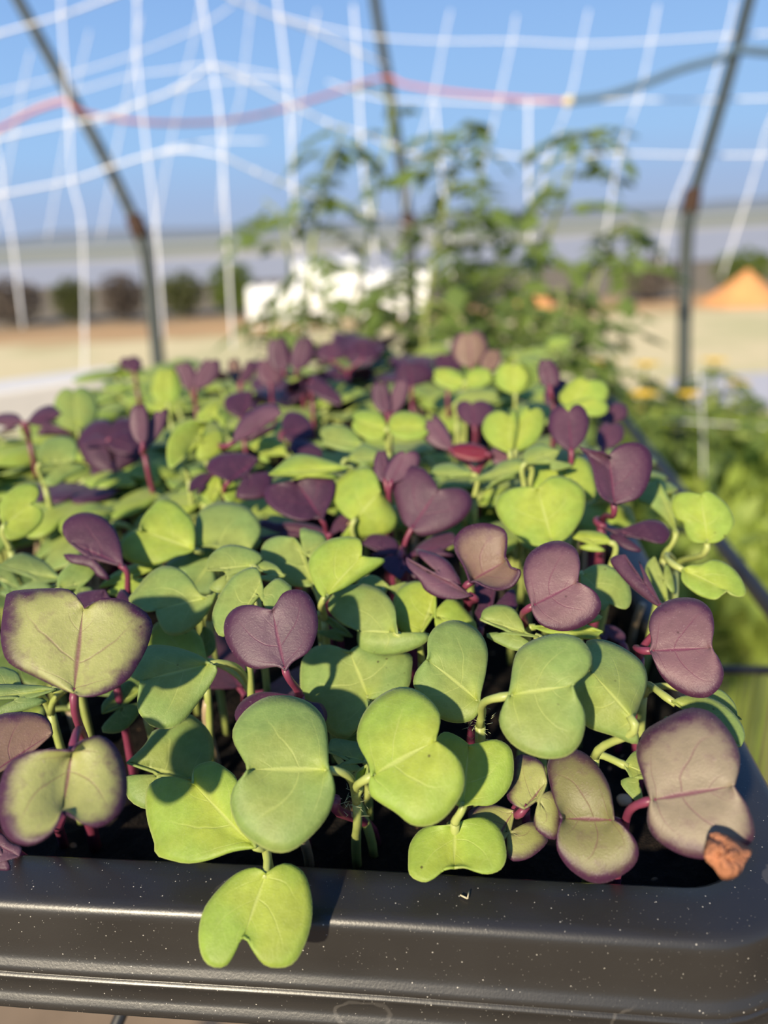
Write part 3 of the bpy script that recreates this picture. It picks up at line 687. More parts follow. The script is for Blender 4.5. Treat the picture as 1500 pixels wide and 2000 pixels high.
seedling('glossy dark purple seedling with a folded leaf left of the folded bright green leaf', (5, 345, 485, .034), [
    L(5, (322, 412), [(300, 402), (220, 418), (130, 390), (60, 340), (40, 290), (60, 250), (110, 235), (178, 226)], (192, 215),
      [(345, 370), (380, 290), (386, 230), (340, 190), (280, 172), (220, 163)], .0440, .55, -.1, (.22, .22), .2, PD),
    L(5, (358, 492), [(380, 430), (420, 390)], (455, 408), [(462, 440), (420, 480)], .0370, .5, 0, .12, .2, PM)], sr=.0012)
seedling('dim purplish leaf spread flat below the glossy dark purple folded leaf', None, [
    L(5, (350, 495), [(310, 450), (200, 425), (100, 430), (35, 412)], (15, 440), [(20, 500), (80, 515), (200, 510)], .0340, .45, 0, .12, .2, PM)])
seedling('bright yellow-green folded leaf between the two dark purple leaves in mid tray', None, [
    L(5, (478, 418), [(430, 390), (385, 330), (377, 270), (405, 215), (470, 170), (548, 156), (588, 200)], (608, 275),
      [(455, 470), (412, 500), (500, 500), (600, 494), (670, 462), (693, 410), (670, 360), (640, 310)], .0430, .55, -.15, (.05, -.2), .15, GY)])
seedling('large heart-shaped lime green leaf right of the long-stalked purple heart', None, [
    L(6, (445, 645), [(400, 668), (330, 655), (250, 600), (190, 530), (170, 470), (185, 425), (240, 390), (315, 378)], (375, 387),
      [(500, 640), (560, 580), (600, 500), (606, 410), (570, 360), (500, 328), (440, 330), (400, 362)], .0430, .55, -.1, (.16, .16), .24, GY)])
seedling('green leaf just behind the large heart-shaped lime green leaf', None, [
    L(6, (520, 450), [(330, 385), (308, 340), (330, 295), (400, 265), (480, 255)], (500, 283), [(530, 250), (600, 235), (640, 300), (660, 400), (620, 440)], .0440, .45, -.1, .16, .24, GY)])
seedling('tall purple seedling at the right side holding two leaves upright like a cup', (6, 688, 570, .033), [
    L(6, (748, 460), [(690, 430), (660, 380), (640, 280), (610, 215), (570, 180), (640, 198), (690, 207)], (722, 225),
      [(800, 455), (870, 430), (915, 360), (935, 270), (920, 200), (870, 165), (800, 165), (752, 195)], .0520, .7, -.1, (.3, .1), .2, PM),
    L(6, (692, 570), [(760, 603), (820, 590), (870, 555), (930, 540), (990, 555), (1022, 610), (985, 655), (920, 640)], (890, 632),
      [(880, 685), (830, 690), (770, 660), (730, 610)], .0370, .45, 0, .12, .24, PD)], sr=.0012)
seedling('shaded green leaf behind the tall cupped purple seedling on its right', None, [
    L(6, (1050, 600), [(990, 530), (920, 470), (870, 440), (900, 380)], (960, 345), [(1040, 400), (1060, 500)], .0400, .5, 0, .14, .24, GM)])
seedling('torn bronze seedling with a curled damaged leaf in mid tray', (5, 1035, 850, .028), [
    L(5, (1045, 720), [(1015, 640), (970, 560), (972, 500), (1020, 450), (1100, 430), (1170, 440), (1220, 470), (1222, 550), (1213, 585)], (1228, 612),
      [(1072, 715), (1120, 740), (1180, 757), (1250, 740), (1288, 690), (1287, 658), (1250, 650)], .0420, .65, -.1, (.25, .35), .12, PB),
    L(5, (1052, 785), [(990, 800), (900, 795), (830, 760), (800, 710), (740, 640)], (735, 600), [(780, 572), (860, 575), (930, 610), (970, 660), (990, 735)], .0380, .5, -.1, .18, .24, PL)], stem='tan')
seedling('light green seedling in mid tray with two leaves raised in a V', (5, 335, 900, .028), [
    L(5, (285, 735), [(200, 740), (100, 700), (40, 630), (25, 570), (50, 520), (110, 495)], (185, 503), [(215, 475), (260, 462), (320, 480), (345, 515), (310, 630)], .0390, .55, -.1, .15, .24, GM),
    L(5, (340, 790), [(310, 770), (270, 690), (258, 620), (290, 560), (350, 515), (430, 498), (500, 505), (518, 540)], (515, 590),
      [(370, 770), (430, 745), (520, 690), (600, 640), (632, 610), (600, 600), (550, 598)], .0410, .6, -.1, (.16, .1), .24, GY)])
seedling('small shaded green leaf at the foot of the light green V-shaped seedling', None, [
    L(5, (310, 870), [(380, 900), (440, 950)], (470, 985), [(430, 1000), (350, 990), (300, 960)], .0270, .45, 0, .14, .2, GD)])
seedling('pale green leaf behind the wavy leaf with the pointed lobe', None, [
    L(5, (620, 760), [(500, 740), (520, 697), (580, 688)], (640, 730), [(740, 718), (700, 790)], .0330, .45, 0, .14, .2, GM)])
seedling('yellow-green leaf pair left of the light green V-shaped seedling', (4, 955, 620, .028), [
    L(4, (948, 560), [(952, 480), (940, 420), (900, 370), (850, 325), (790, 312), (740, 350), (700, 400), (682, 440)], (688, 467),
      [(910, 580), (860, 592), (780, 628), (700, 632), (620, 612), (588, 570), (590, 530), (630, 490)], .0410, .55, 0, (.2, .12), .22, GY),
    L(4, (962, 542), [(952, 450), (980, 370), (1050, 332), (1130, 328), (1210, 355), (1262, 420), (1272, 480)], (1225, 555), [(1150, 537), (1090, 557), (1020, 542)], .0400, .5, -.2, .14, .28, GM)])
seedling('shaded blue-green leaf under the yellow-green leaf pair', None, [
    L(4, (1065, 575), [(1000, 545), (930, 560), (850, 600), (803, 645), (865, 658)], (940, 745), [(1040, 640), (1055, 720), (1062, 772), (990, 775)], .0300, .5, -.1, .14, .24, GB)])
seedling('olive green seedling of two rounded leaves above the dark purple heart', None, [
    L(4, (1235, 640), [(1282, 600), (1240, 563), (1150, 538), (1080, 548), (1020, 600)], (1010, 660), [(1030, 730), (1070, 772), (1112, 740), (1160, 670)], .0420, .5, -.1, .14, .26, GM),
    L(4, (1240, 645), [(1290, 615), (1350, 640)], (1390, 690), [(1380, 716), (1300, 712), (1255, 695)], .0410, .45, 0, .14, .2, GM)])
seedling('round notched green leaf just above the dark purple heart', None, [
    L(4, (1185, 880), [(1090, 985), (1045, 930), (1040, 870), (1070, 790), (1130, 700), (1200, 655), (1250, 648), (1268, 680)], (1276, 716),
      [(1340, 707), (1400, 723), (1427, 752), (1380, 810), (1320, 880)], .0400, .55, -.15, (.14, .16), .26, GM)])
seedling('green leaf with a sharp pointed lobe and a notch left of the dark purple heart', (1, 1225, 330, .022), [
    L(1, (1232, 205), [(1165, 180), (1120, 100), (1050, 35), (960, 20), (880, 60), (810, 140), (753, 218), (800, 250), (852, 285)], (916, 272),
      [(1270, 166), (1222, 280), (1130, 385), (1030, 424), (965, 402), (926, 330)], .0360, .55, -.15, (.15, .15), .24, GM)])
seedling('yellow-green leaf half hidden behind the leaf with the sharp pointed lobe', None, [
    L(4, (780, 640), [(700, 625), (620, 645), (540, 690)], (488, 742), [(530, 760), (600, 790), (660, 790), (730, 700)], .0320, .45, -.1, .14, .24, GY)])
seedling('dark purple leaf at left of mid tray standing above small green leaves', None, [
    L(4, (600, 640), [(590, 540), (560, 460), (500, 400), (420, 378), (350, 395), (306, 440), (315, 490)], (338, 522), [(328, 580), (342, 622), (440, 645), (480, 690), (540, 700)], .0430, .6, -.1, .12, .2, PM)])
seedling('green twin-lobed leaf in front of the dark purple leaf at left of mid tray', None, [
    L(4, (282, 755), [(288, 690), (330, 640), (400, 600), (452, 598), (476, 632), (460, 680)], (425, 715), [(440, 745), (442, 772), (360, 782)], .0370, .5, 0, .14, .24, GM)])
seedling('dull blue-green leaf at the left photo edge above the big bronze-green leaf', None, [
    L(4, (300, 705), [(220, 620), (120, 578), (50, 600)], (0, 640), [(80, 752), (180, 758), (260, 742)], .0330, .45, 0, .14, .24, GB),
    L(4, (-10, 700), [(-60, 640), (0, 630), (60, 670)], (110, 760), [(60, 790), (0, 770)], .0300, .45, 0, .14, .2, GB)])
seedling('bright lime seedling at the left photo edge with a hooked two-lobed leaf', None, [
    L(4, (22, 440), [(5, 400), (0, 340), (40, 280), (110, 238), (170, 238), (193, 270), (180, 312)], (142, 345), [(28, 500), (60, 512), (130, 492), (192, 440), (213, 390), (198, 358), (165, 343)], .0450, .6, -.1, .16, .24, GY)])
seedling('lime green round leaf standing in front of the flat purple leaf', None, [
    L(4, (1035, 338), [(978, 295), (973, 250), (1010, 213)], (1070, 200), [(1130, 213), (1166, 260), (1152, 312), (1110, 332)], .0410, .55, 0, .14, .26, GY)])
seedling('wide flat purple leaf pair left of the glossy dark purple folded leaf', None, [
    L(4, (1120, 225), [(1015, 178), (1028, 120), (1100, 90), (1200, 90)], (1262, 115), [(1312, 180), (1327, 240), (1300, 297), (1220, 314), (1150, 290)], .0450, .45, 0, .14, .24, PD),
    L(4, (1045, 190), [(980, 190), (930, 230)], (923, 275), [(960, 294), (1010, 250)], .0430, .4, 0, .1, .2, PD)])
# ------------------------------------------------------------------ blurred seedlings the photo still tells apart
def mid(label, leaves, hub=None): seedling(label, hub, leaves)
mid('small purple seedling with two leaves held up like rabbit ears left of centre', [
    L(7, (698, 545), [(632, 450)], (688, 375), [(728, 450)], .058, .75, 0, .05, .15, PL), L(7, (712, 560), [(708, 480)], (775, 400), [(806, 450)], .056, .75, 0, .05, .15, PL)], (7, 705, 590, .045))
mid('large single purple leaf curled like a spoon left of centre in the rear half', [
    L(7, (1140, 538), [(1150, 470), (1200, 400), (1290, 350), (1350, 355)], (1374, 395), [(1355, 450), (1285, 503), (1200, 532)], .056, .6, 0, .12, .3, PL)], (7, 1095, 590, .043))
mid('pale green two-lobed leaf left of the rabbit-ear purple seedling', [
    L(7, (195, 640), [(185, 590), (220, 530), (300, 505), (360, 520), (376, 570)], (362, 625), [(422, 650), (340, 702), (260, 748), (213, 720)], .047, .5, 0, .15, .24, GM)])
mid('pale green leaf with a raised curled side right of the rabbit-ear purple seedling', [
    L(7, (905, 605), [(830, 660), (815, 560), (850, 480), (930, 428)], (1010, 435), [(1062, 470), (1097, 530), (1060, 600), (960, 610)], .050, .5, 0, (.4, .1), .24, GY)])
mid('wide dark purple seedling near the left photo edge at the rear', [
    L(7, (130, 440), [(180, 380), (250, 355)], (300, 395), [(375, 495), (260, 500), (180, 490)], .050, .5, 0, .1, .3, PM), L(7, (115, 440), [(80, 398), (0, 398)], (-40, 440), [(0, 482), (80, 470)], .049, .5, 0, .1, .3, PL)])
mid('low purple seedling tucked under the left side of the rabbit-ear seedling', [
    L(7, (530, 525), [(470, 500), (395, 535)], (425, 557), [(520, 552)], .047, .4, 0, .1, .2, PM), L(7, (535, 520), [(600, 480), (645, 500)], (650, 565), [(560, 585)], .046, .5, 0, .1, .2, PD)])
mid('lime green leaf left of the spoon-shaped purple leaf', [L(7, (985, 455), [(960, 400), (1010, 360)], (1060, 348), [(1107, 400), (1095, 470)], .052, .5, 0, .15, .24, GY)])
mid('lime green leaf under the spoon-shaped purple leaf', [L(7, (1400, 595), [(1385, 540), (1320, 508), (1250, 518)], (1222, 558), [(1258, 612), (1320, 635)], .046, .45, 0, .15, .24, GY)])
mid('dark purple leaf just behind the spoon-shaped purple leaf', [L(7, (1180, 420), [(1105, 380), (1100, 320), (1160, 290)], (1230, 285), [(1265, 330), (1240, 400)], .050, .5, 0, .1, .24, PD)])
mid('brownish purple pair of leaves raised at the rear edge right of the left pole', [
    L(7, (930, 275), [(865, 220)], (890, 160), [(960, 200)], .055, .7, 0, .1, .2, PL), L(7, (960, 275), [(958, 200)], (1020, 145), [(1066, 210)], .055, .7, 0, .1, .2, PL)])
mid('dark brownish purple seedling at the rear edge second from the left pole', [
    L(7, (1165, 250), [(1118, 200)], (1140, 140), [(1180, 180)], .053, .6, 0, .1, .2, PB), L(7, (1180, 245), [(1185, 190)], (1215, 145), [(1240, 200)], .053, .6, 0, .1, .2, PM)])
mid('dusty purple leaf in front of the tallest purple pair at the rear edge', [L(7, (1320, 250), [(1255, 210)], (1290, 140), [(1385, 200)], .054, .6, 0, .1, .2, PL)])
mid('tallest dark purple leaf pair standing up at the rear edge left of centre', [
    L(8, (100, 195), [(45, 150)], (78, 88), [(125, 130)], .062, .75, 0, .1, .2, PM), L(8, (150, 190), [(128, 140)], (172, 85), [(210, 140)], .062, .75, 0, .1, .2, PM)], (8, 170, 225, .048))
mid('small dark purple leaf alone at the rear edge just left of the left pole', [L(7, (655, 190), [(590, 160)], (630, 128), [(692, 145)], .055, .5, 0, .1, .2, PM)])
mid('tall lime green leaf at the rear edge beside the foot of the left pole', [L(7, (820, 345), [(740, 290)], (810, 190), [(885, 270)], .052, .65, 0, .12, .24, GY)])
mid('large soft green leaf at the rear left in front of the pale board', [L(7, (380, 470), [(265, 390)], (360, 290), [(480, 370)], .048, .5, 0, .12, .24, GM)])
mid('flat purple leaf pair at the rear edge right of the tallest purple pair', [
    L(8, (275, 155), [(222, 140)], (270, 95), [(332, 130)], .054, .5, 0, .1, .2, PM), L(8, (390, 150), [(335, 130)], (385, 92), [(450, 125)], .054, .5, 0, .1, .2, PD)])
mid('largest brownish purple seedling at the rear edge right of centre', [
    L(8, (790, 180), [(715, 130)], (780, 65), [(850, 110)], .062, .7, 0, .1, .25, PB), L(8, (850, 195), [(820, 160)], (870, 125), [(895, 165)], .058, .6, 0, .1, .2, PB)], (8, 800, 215, .047))
mid('blackish purple leaf left of the largest brownish rear seedling', [L(8, (700, 195), [(655, 170)], (690, 140), [(765, 165)], .054, .5, 0, .1, .2, PD)])
mid('blackish purple leaf pair left of the lime green clover-like pair at the rear', [
    L(8, (570, 250), [(512, 220)], (560, 172), [(650, 205)], .053, .55, 0, .1, .24, PD)])
mid('slanting dark purple leaf left of centre at the rear among green leaves', [L(8, (200, 235), [(240, 225)], (310, 310), [(215, 285)], .050, .5, 0, .1, .2, PD)])
mid('purple heart-shaped seedling in the middle of the rear half', [
    L(8, (480, 355), [(425, 300)], (462, 252), [(492, 290)], .055, .7, 0, .1, .2, PM), L(8, (495, 355), [(492, 290)], (530, 240), [(555, 290)], .055, .7, 0, .1, .2, PL)])
mid('lime green clover-like leaf pair at the rear right of centre', [
    L(8, (760, 240), [(720, 190)], (660, 215), [(710, 265)], .053, .55, 0, .12, .24, GY), L(8, (770, 235), [(800, 188)], (855, 215), [(810, 262)], .053, .55, 0, .12, .24, GY)])
mid('broad lime green leaf right of the clover-like pair at the rear', [L(8, (950, 280), [(875, 225)], (945, 180), [(1027, 215)], .055, .6, 0, .12, .24, GY)])
mid('slender upright purple seedling near the rear right corner', [
    L(8, (1075, 255), [(1035, 215)], (1060, 163), [(1112, 215)], .062, .7, 0, .1, .2, PM), L(8, (1090, 325), [(1055, 290)], (1095, 240), [(1150, 275)], .053, .6, 0, .1, .2, PM)], (8, 1095, 340, .043))
mid('large lime green leaf at the rear right edge of the tray', [L(8, (1150, 330), [(1118, 270)], (1210, 235), [(1282, 300)], .055, .55, 0, .12, .24, GY), L(8, (1175, 345), [(1125, 330)], (1240, 300), [(1275, 355)], .052, .5, 0, .12, .24, GY)])
mid('dark purple leaf at the right side behind the tall cupped seedling', [L(8, (1155, 490), [(1072, 400)], (1145, 350), [(1218, 385)], .056, .6, 0, .12, .24, PM)])
mid('large lime green leaf pair in front of the slender upright purple seedling', [
    L(8, (930, 495), [(830, 410)], (930, 365), [(960, 400)], .053, .5, 0, .1, .24, GY), L(8, (950, 490), [(945, 400)], (1000, 348), [(1048, 415)], .053, .5, 0, .1, .24, GY)])
mid('dusky purple seedling left of the large lime pair in the rear half', [L(8, (800, 400), [(735, 345)], (790, 320), [(872, 345)], .048, .5, 0, .1, .24, PM)])
PURPLE = PURPLE + ((.16, .012, .025, 1),)
mid('wine red and purple seedling lying low in the rear half right of centre', [
    L(8, (715, 485), [(695, 400)], (650, 385), [(615, 440)], .050, .6, 0, .1, .24, PL), L(8, (850, 500), [(790, 462)], (730, 490), [(790, 530)], .047, .5, 0, .1, .3, (.16, .012, .025, 1)),
    L(8, (860, 505), [(890, 475)], (930, 510), [(890, 542)], .045, .5, 0, .1, .3, PL)])
mid('dark purple leaf poking out at the right rim in the rear half', [L(8, (1280, 390), [(1262, 350)], (1300, 322), [(1360, 355)], .047, .5, 0, .1, .24, PM)])
mid('dusty purple leaf at the right rim just behind the tall cupped seedling', [L(8, (1270, 480), [(1248, 430)], (1295, 398), [(1345, 440)], .046, .5, 0, .1, .24, PM)])
mid('pale lime leaf pair spread like a bow tie in the middle of the rear half', [
    L(8, (478, 410), [(430, 345)], (365, 380), [(420, 450)], .052, .45, 0, .14, .24, GY), L(8, (485, 408), [(540, 345)], (612, 405), [(560, 448)], .052, .45, 0, .14, .24, GY)])
mid('pale green leaf in front of the bow-tie lime pair', [L(8, (390, 470), [(310, 395)], (255, 450), [(330, 490)], .049, .45, 0, .14, .24, GM)])
mid('long wavy lime green leaf lying behind the glossy folded purple leaf', [
    L(8, (340, 550), [(200, 505), (130, 510)], (48, 575), [(120, 600), (240, 570), (300, 590)], .050, .4, 0, .15, .3, GY), L(8, (330, 520), [(390, 465), (450, 490)], (455, 520), [(420, 550), (370, 552)], .049, .4, 0, .14, .3, GM)])
mid('flat green leaf behind the long-stalked purple heart on its right', [L(8, (800, 575), [(720, 535), (650, 548)], (640, 580), [(700, 590), (740, 575)], .046, .4, 0, .14, .3, GM)])
mid('wavy pale green leaf left of the large heart-shaped lime leaf', [L(8, (1000, 545), [(960, 520), (900, 530), (860, 560)], (785, 600), [(830, 635), (900, 605), (960, 580)], .047, .4, 0, .15, .3, GM)])
mid('soft green leaf above the large heart-shaped lime leaf', [L(8, (985, 535), [(985, 490), (1040, 465)], (1110, 490), [(1160, 540), (1080, 560)], .051, .4, 0, .15, .3, GM)])
mid('brownish purple seedling peeking up behind the long-stalked purple heart', [
    L(8, (475, 600), [(432, 560)], (465, 498), [(488, 550)], .050, .65, 0, .1, .2, PM), L(8, (495, 605), [(478, 550)], (545, 503), [(592, 550)], .050, .65, 0, .1, .2, PL)])
mid('blue-violet leaf lying low left of the long wavy lime leaf', [L(8, (130, 480), [(170, 450)], (235, 500), [(170, 515)], .043, .35, 0, .1, .2, PD), L(8, (100, 420), [(130, 345)], (200, 420), [(140, 460)], .047, .45, 0, .1, .2, PD)])
mid('flat pale green leaf behind the large lime pair at the rear right', [L(8, (735, 310), [(790, 262)], (875, 290), [(800, 325)], .049, .4, 0, .14, .24, GM)])

# ------------------------------------------------------------------ the rest of the canopy: template seedlings, copied one by one
rng = random.Random(21)
def template(k, purple):
    mat = M['purple'] if purple else M['green']
    leaves = []; zh = .030 + (.004 if purple else 0)
    az0 = rng.uniform(-.5, .5)
    for j in (0, 1):
        ln = rng.uniform(.0135, .0185); hw = ln * rng.uniform(.58, .74); el_ = rng.uniform(.05, .5) if not purple else rng.uniform(.35, 1.15)
        pl = rng.uniform(.003, .008); bend = rng.uniform(8, 26); nd = rng.uniform(.82, .94)
        az = az0 + j * PI + rng.uniform(-.5, .5)
        A = [(ln * (a if a < 1 else a), hw * b * rng.uniform(.94, 1.06)) for a, b in CAN]; Bs = [(ln * a, -hw * b * rng.uniform(.94, 1.06)) for a, b in CAN]
        rot = Matrix.Rotation(az, 3, 'Z') @ Matrix.Rotation(-el_, 3, 'Y'); base = Vector((0, 0, zh)) + Matrix.Rotation(az, 3, 'Z') @ Vector((pl * .8, 0, pl * .8))
        def lift(p, dl, rot=rot, base=base, bend=bend): return base + rot @ Vector((p[0], p[1], dl - bend * p[0] * p[0]))
        fo = rng.uniform(.05, .35)
        vs, fs, uv, mm = leaf_grid((0, 0), A, (ln * nd, 0), Bs, lift, hw, (fo, fo), rng.uniform(.2, .35), .05, 18, 4, k * 3 + j)
        me = leaf_mesh(vs, fs, uv, mat, Vector((0, 0, 0))); weld(me)
        pe = MB(); pe.tube(bez(Vector((0, 0, zh)), Vector((0, 0, zh + pl * .4)), base - rot @ Vector((pl * .4, 0, 0)), base + rot @ Vector((.001, 0, 0)), 6), .0008, 6)
        leaves.append((me, pe.mesh('petiole', M['pstem'] if purple else M['gstem'])))
    st = MB(); b = Vector((rng.uniform(-.004, .004), rng.uniform(-.004, .004), 0))
    st.tube(bez(b, b + Vector((0, 0, zh * .4)), Vector((0, 0, zh * .6)), Vector((0, 0, zh)), 7), .0009, 6)
    return purple, st.mesh('stem', M['pstem'] if purple else (M['tan'] if k % 3 == 0 else M['gstem'])), leaves
TG = [template(k, False) for k in range(9)]; TP = [template(20 + k, True) for k in range(6)]
occ = []
for o in [x for x in COL.objects if x.name.startswith('cotyledon')]:
    me = o.data; b = o.parent.location; c = Vector()
    for v in me.vertices: c += v.co
    c = c / len(me.vertices) + b; q = topx(c); occ.append((q[0], q[1], q[2], c))
GREENS = [(GL, 'fresh green'), (GY, 'lime green'), (GM, 'mid green'), (GY, 'lime green'), (GY, 'lime green'), (GL, 'fresh green')]
PURPS = [(PD, 'dark purple'), (PM, 'purple'), (PL, 'dusty purple')]
fills = []; tries = 0; pts = []
while tries < 16000 and len(fills) < 205:
    tries += 1
    u = rng.uniform(-TW + .006, -.004); v = rng.uniform(.012, TL - .006)
    p = tl(u, v, SZ - .001)
    front = max(0, min(1, (v - .045) / .05))                   # short plants under the ones at the front
    hgt = .020 + .022 * front + rng.uniform(-.004, .004)
    top_ = p + Vector((0, 0, hgt)); x, y, d = topx(top_)
    if x < -50 or x > 1560 or y > 1380: continue
    sp = .0120 if v > .10 else .0165
    if any((p.x - a.x) ** 2 + (p.y - a.y) ** 2 < sp * sp for a in pts): continue
    near = min((math.hypot(x - a, (y - b) * 1.1) * dd / FPX for a, b, dd, c in occ if dd < d + .03), default=1)
    if near < (.0075 if v > .10 else .0095): continue
    pur = (mnoise.noise(Vector((p.x * 24, p.y * 24, 5.5))) + rng.uniform(-.45, .45)) > .42
    if y < 690 + 60 * abs(x - 850) / 500 and rng.random() < .12: pur = True
    if y < 900: pur = rng.random() < (.13 if x < 620 else .24)
    T = rng.choice(TP if pur else TG); c, cn = rng.choice(PURPS if pur else GREENS)
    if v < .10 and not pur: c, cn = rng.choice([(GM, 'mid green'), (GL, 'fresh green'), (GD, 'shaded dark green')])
    pts.append(p); fills.append((p, hgt / (.034 if not pur else .036), T, c, cn, x, y))
LM = [(282, 838, 'the rabbit-ear purple seedling'), (505, 825, 'the spoon-shaped purple leaf'), (95, 828, 'the wide purple seedling near the left edge'), (565, 690, 'the tallest purple pair at the rear edge'),
      (920, 690, 'the largest brownish rear seedling'), (760, 780, 'the small purple heart of the rear half'), (905, 740, 'the lime clover-like pair'), (1080, 740, 'the slender upright purple seedling'),
      (1005, 845, 'the large lime pair at rear right'), (1205, 915, 'the tall cupped purple seedling'), (760, 830, 'the lime bow-tie pair'), (1055, 1000, 'the large lime heart-shaped leaf'), (845, 975, 'the long-stalked purple heart'),
      (585, 970, 'the glossy folded purple leaf'), (470, 925, 'the wide flat purple pair'), (40, 1000, 'the hooked lime leaf at the left edge'), (180, 1050, 'the dark purple leaf at mid left'), (320, 1030, 'the yellow-green pair at mid left'),
      (1370, 1010, 'the ragged pale leaves over the right rim'), (1100, 1145, 'the dusty purple heart'), (1335, 1265, 'the pinkish purple seedling'), (530, 1230, 'the upright dark purple heart'), (680, 1500, 'the front centre seedling'),
      (150, 1260, 'the big bronze-green leaf'), (1350, 1540, 'the bronze seedling with the withered tip'), (120, 895, 'the pale two-lobed leaf at left'), (400, 870, 'the curled pale green leaf'), (370, 735, 'the raised brownish pair by the left pole'),
      (340, 760, 'the tall lime leaf by the left pole'), (150, 800, 'the soft green leaf before the board'), (1150, 780, 'the large lime leaf at the rear right edge'), (640, 905, 'the long wavy lime leaf')]
keyed = {}
for i, fl in enumerate(fills):
    x, y = fl[5:7]; lm = min(LM, key=lambda q: math.hypot(q[0] - x, q[1] - y)); dx, dy = x - lm[0], (y - lm[1]) * 1.4
    side = ('left of' if dx < 0 else 'right of') if abs(dx) > abs(dy) else ('behind' if dy < 0 else 'in front of')
    keyed.setdefault((fl[4], side, lm[2]), []).append((math.hypot(dx, dy), i))
ORD = ['nearest', 'second', 'third', 'fourth', 'fifth', 'sixth', 'seventh', 'eighth']
labels = {}
for (cn, side, ph), ls in keyed.items():
    for r, (_, i) in enumerate(sorted(ls)):
        labels[i] = f'{cn} seedling just {side} {ph}' if len(ls) == 1 else f'{ORD[min(r, 7)]} {cn} seedling {side} {ph}'
for i, (p, sc, T, c, cn, x, y) in enumerate(fills):
    e = empty('radish_seedling', p, labels[i], 'seedling', 'radish seedlings in the tray')
    e.rotation_euler = (rng.uniform(-.12, .12), rng.uniform(-.12, .12), rng.uniform(0, 6.28)); e.scale = (rng.uniform(.95, 1.2),) * 2 + (sc,)
    link('stem', T[1], e)
    for lm_, pm in T[2]:
        solid(link('cotyledon', lm_, e, c)); link('petiole', pm, e)
# bare pale stalks seen in the gaps near the front
for x, y, x2, y2, col, lab in ((425, 1500, 405, 1370, 'tan', 'bent pale stalk in the dark gap left of the front centre seedling'), (605, 1690, 598, 1600, 'tan', 'short tan stalk in the gap under the front centre leaf'),
                               (735, 1640, 655, 1560, 'pstem', 'dark magenta stalk lying behind the hairy stem of the front centre seedling'), (125, 1650, 120, 1590, 'pstem', 'dark red stalk under the folded bronze-green leaf'),
                               (1230, 1290, 1255, 1180, 'tan', 'pale straight stalk left of the pinkish purple seedling')):
    a = atz(x, y, SZ); a = inside(a); a.z = SZ - .001; b = atz(x2, y2, .012)
    e = empty('cut_stalk', a, lab, 'stalk'); mb = MB(); mb.tube(bez(a, a + Vector((0, 0, .01)), b - Vector((.002, 0, .006)), b, 8), .001, 8); mb.build('stalk', M[col], e, a)
# withered tip, grain, straw
for o in COL.objects:
    if o.type == 'EMPTY' and 'withered' in o.get('label', '') and o.name.startswith('radish'): host = o
g = host.location; tips = [(1222, 1572), (1300, 1585), (1390, 1640), (1418, 1660), (1380, 1725), (1345, 1772), (1285, 1790), (1235, 1735), (1190, 1685)]
ce = tp(3, (1290, 1675)); vs = []
tc0 = Vector(ce)
tips = [tuple(v) for v in cr([tips[-1]] + tips + [tips[0], tips[1]], 40)[4:36]]
for k in range(5):
    for i, q in enumerate(tips):
        pp = Vector(tp(3, q)); r = k / 4
        m_ = tc0.lerp(pp, max(r, .01)); vs.append(atz(m_.x, m_.y, .0240 - (m_.y - 1650) * .00003 + .0005 * math.sin(i * .6 + k * 1.3) - .0012 * (k / 4) ** 2) - g)
n8 = len(tips); fs = []
for k in range(4):
    for i in range(n8): i2 = (i + 1) % n8; fs.append((k * n8 + i, k * n8 + i2, (k + 1) * n8 + i2, (k + 1) * n8 + i))
mb = MB(); mb.add(vs, fs); me = mb.mesh('withered_tip', M['dry']); o = link('withered_tip', me, host); weld(me); solid(o, .0005)
tag(o, 'withered orange-brown leaf tip')
gp = inside(atz(1218, 1573, SZ + .002)); gp.z = SZ + .0035
mb = MB(); mb.ball(gp, .0016, 12, 8, 0, (1, .85, .8), .2); tag(mb.build('seed_grain', M['grain'], None, gp), 'tan seed grain on the soil beside the mottled bronze leaf', 'seed')
mb = MB(); a, b, c = (atz(*q, .0006) for q in ((899, 1748), (913, 1755), (916, 1741))); mb.tube([a, b], .00016, 5); mb.tube([b, c], .00014, 5)
tag(mb.build('straw_bit', M['straw'], None, b), 'tiny V-shaped straw bit on the front rim', 'straw')

# ------------------------------------------------------------------ poles, twine, nets
def down(p, q, z):                                             # carry the line p-q on to height z
    t = (z - p.z) / (q.z - p.z); return p + (q - p) * t
def pole(pts, d, joint, rad, label, extra=True):
    P = [at(x, y, d) for x, y in pts]; b = Vector((P[-1].x, P[-1].y, TZ - .05))
    e = empty('hoop_pole', Vector((b.x, b.y, TZ)), label, 'pole', 'poles holding the trellis net'); o_ = Vector((b.x, b.y, TZ))
    k = joint; up = P[:k + 1]; lo = P[k:] + [b]
    mb = MB(); mb.tube(cr3(up), rad, 12); mb.build('upper_pipe', M['pole'], e, o_)
    mb = MB(); mb.tube(cr3(lo[:-1]) + [b], rad * 1.15, 12); mb.build('lower_pipe', M['pole'], e, o_)
    mb = MB(); dr = (P[k + 1] - P[k - 1]).normalized(); mb.tube([P[k] - dr * .022, P[k] - dr * .02, P[k] + dr * .02, P[k] + dr * .022], [rad * 1.2, rad * 1.5, rad * 1.5, rad * 1.2], 12); tag(mb.build('joint', M['collar'], e, o_), 'rusty joint')
def cr3(pts, n=8):
    P = [pts[0] * 2 - pts[1]] + list(pts) + [pts[-1] * 2 - pts[-2]]; out = []
    for i in range(1, len(P) - 2):
        for k in range(n):
            t = k / n; a, b, c, d = P[i - 1:i + 3]
            out.append(.5 * ((2 * b) + (c - a) * t + (2 * a - 5 * b + 4 * c - d) * t * t + (3 * b - a - 3 * c + d) * t ** 3))
    return out + [P[-2]]
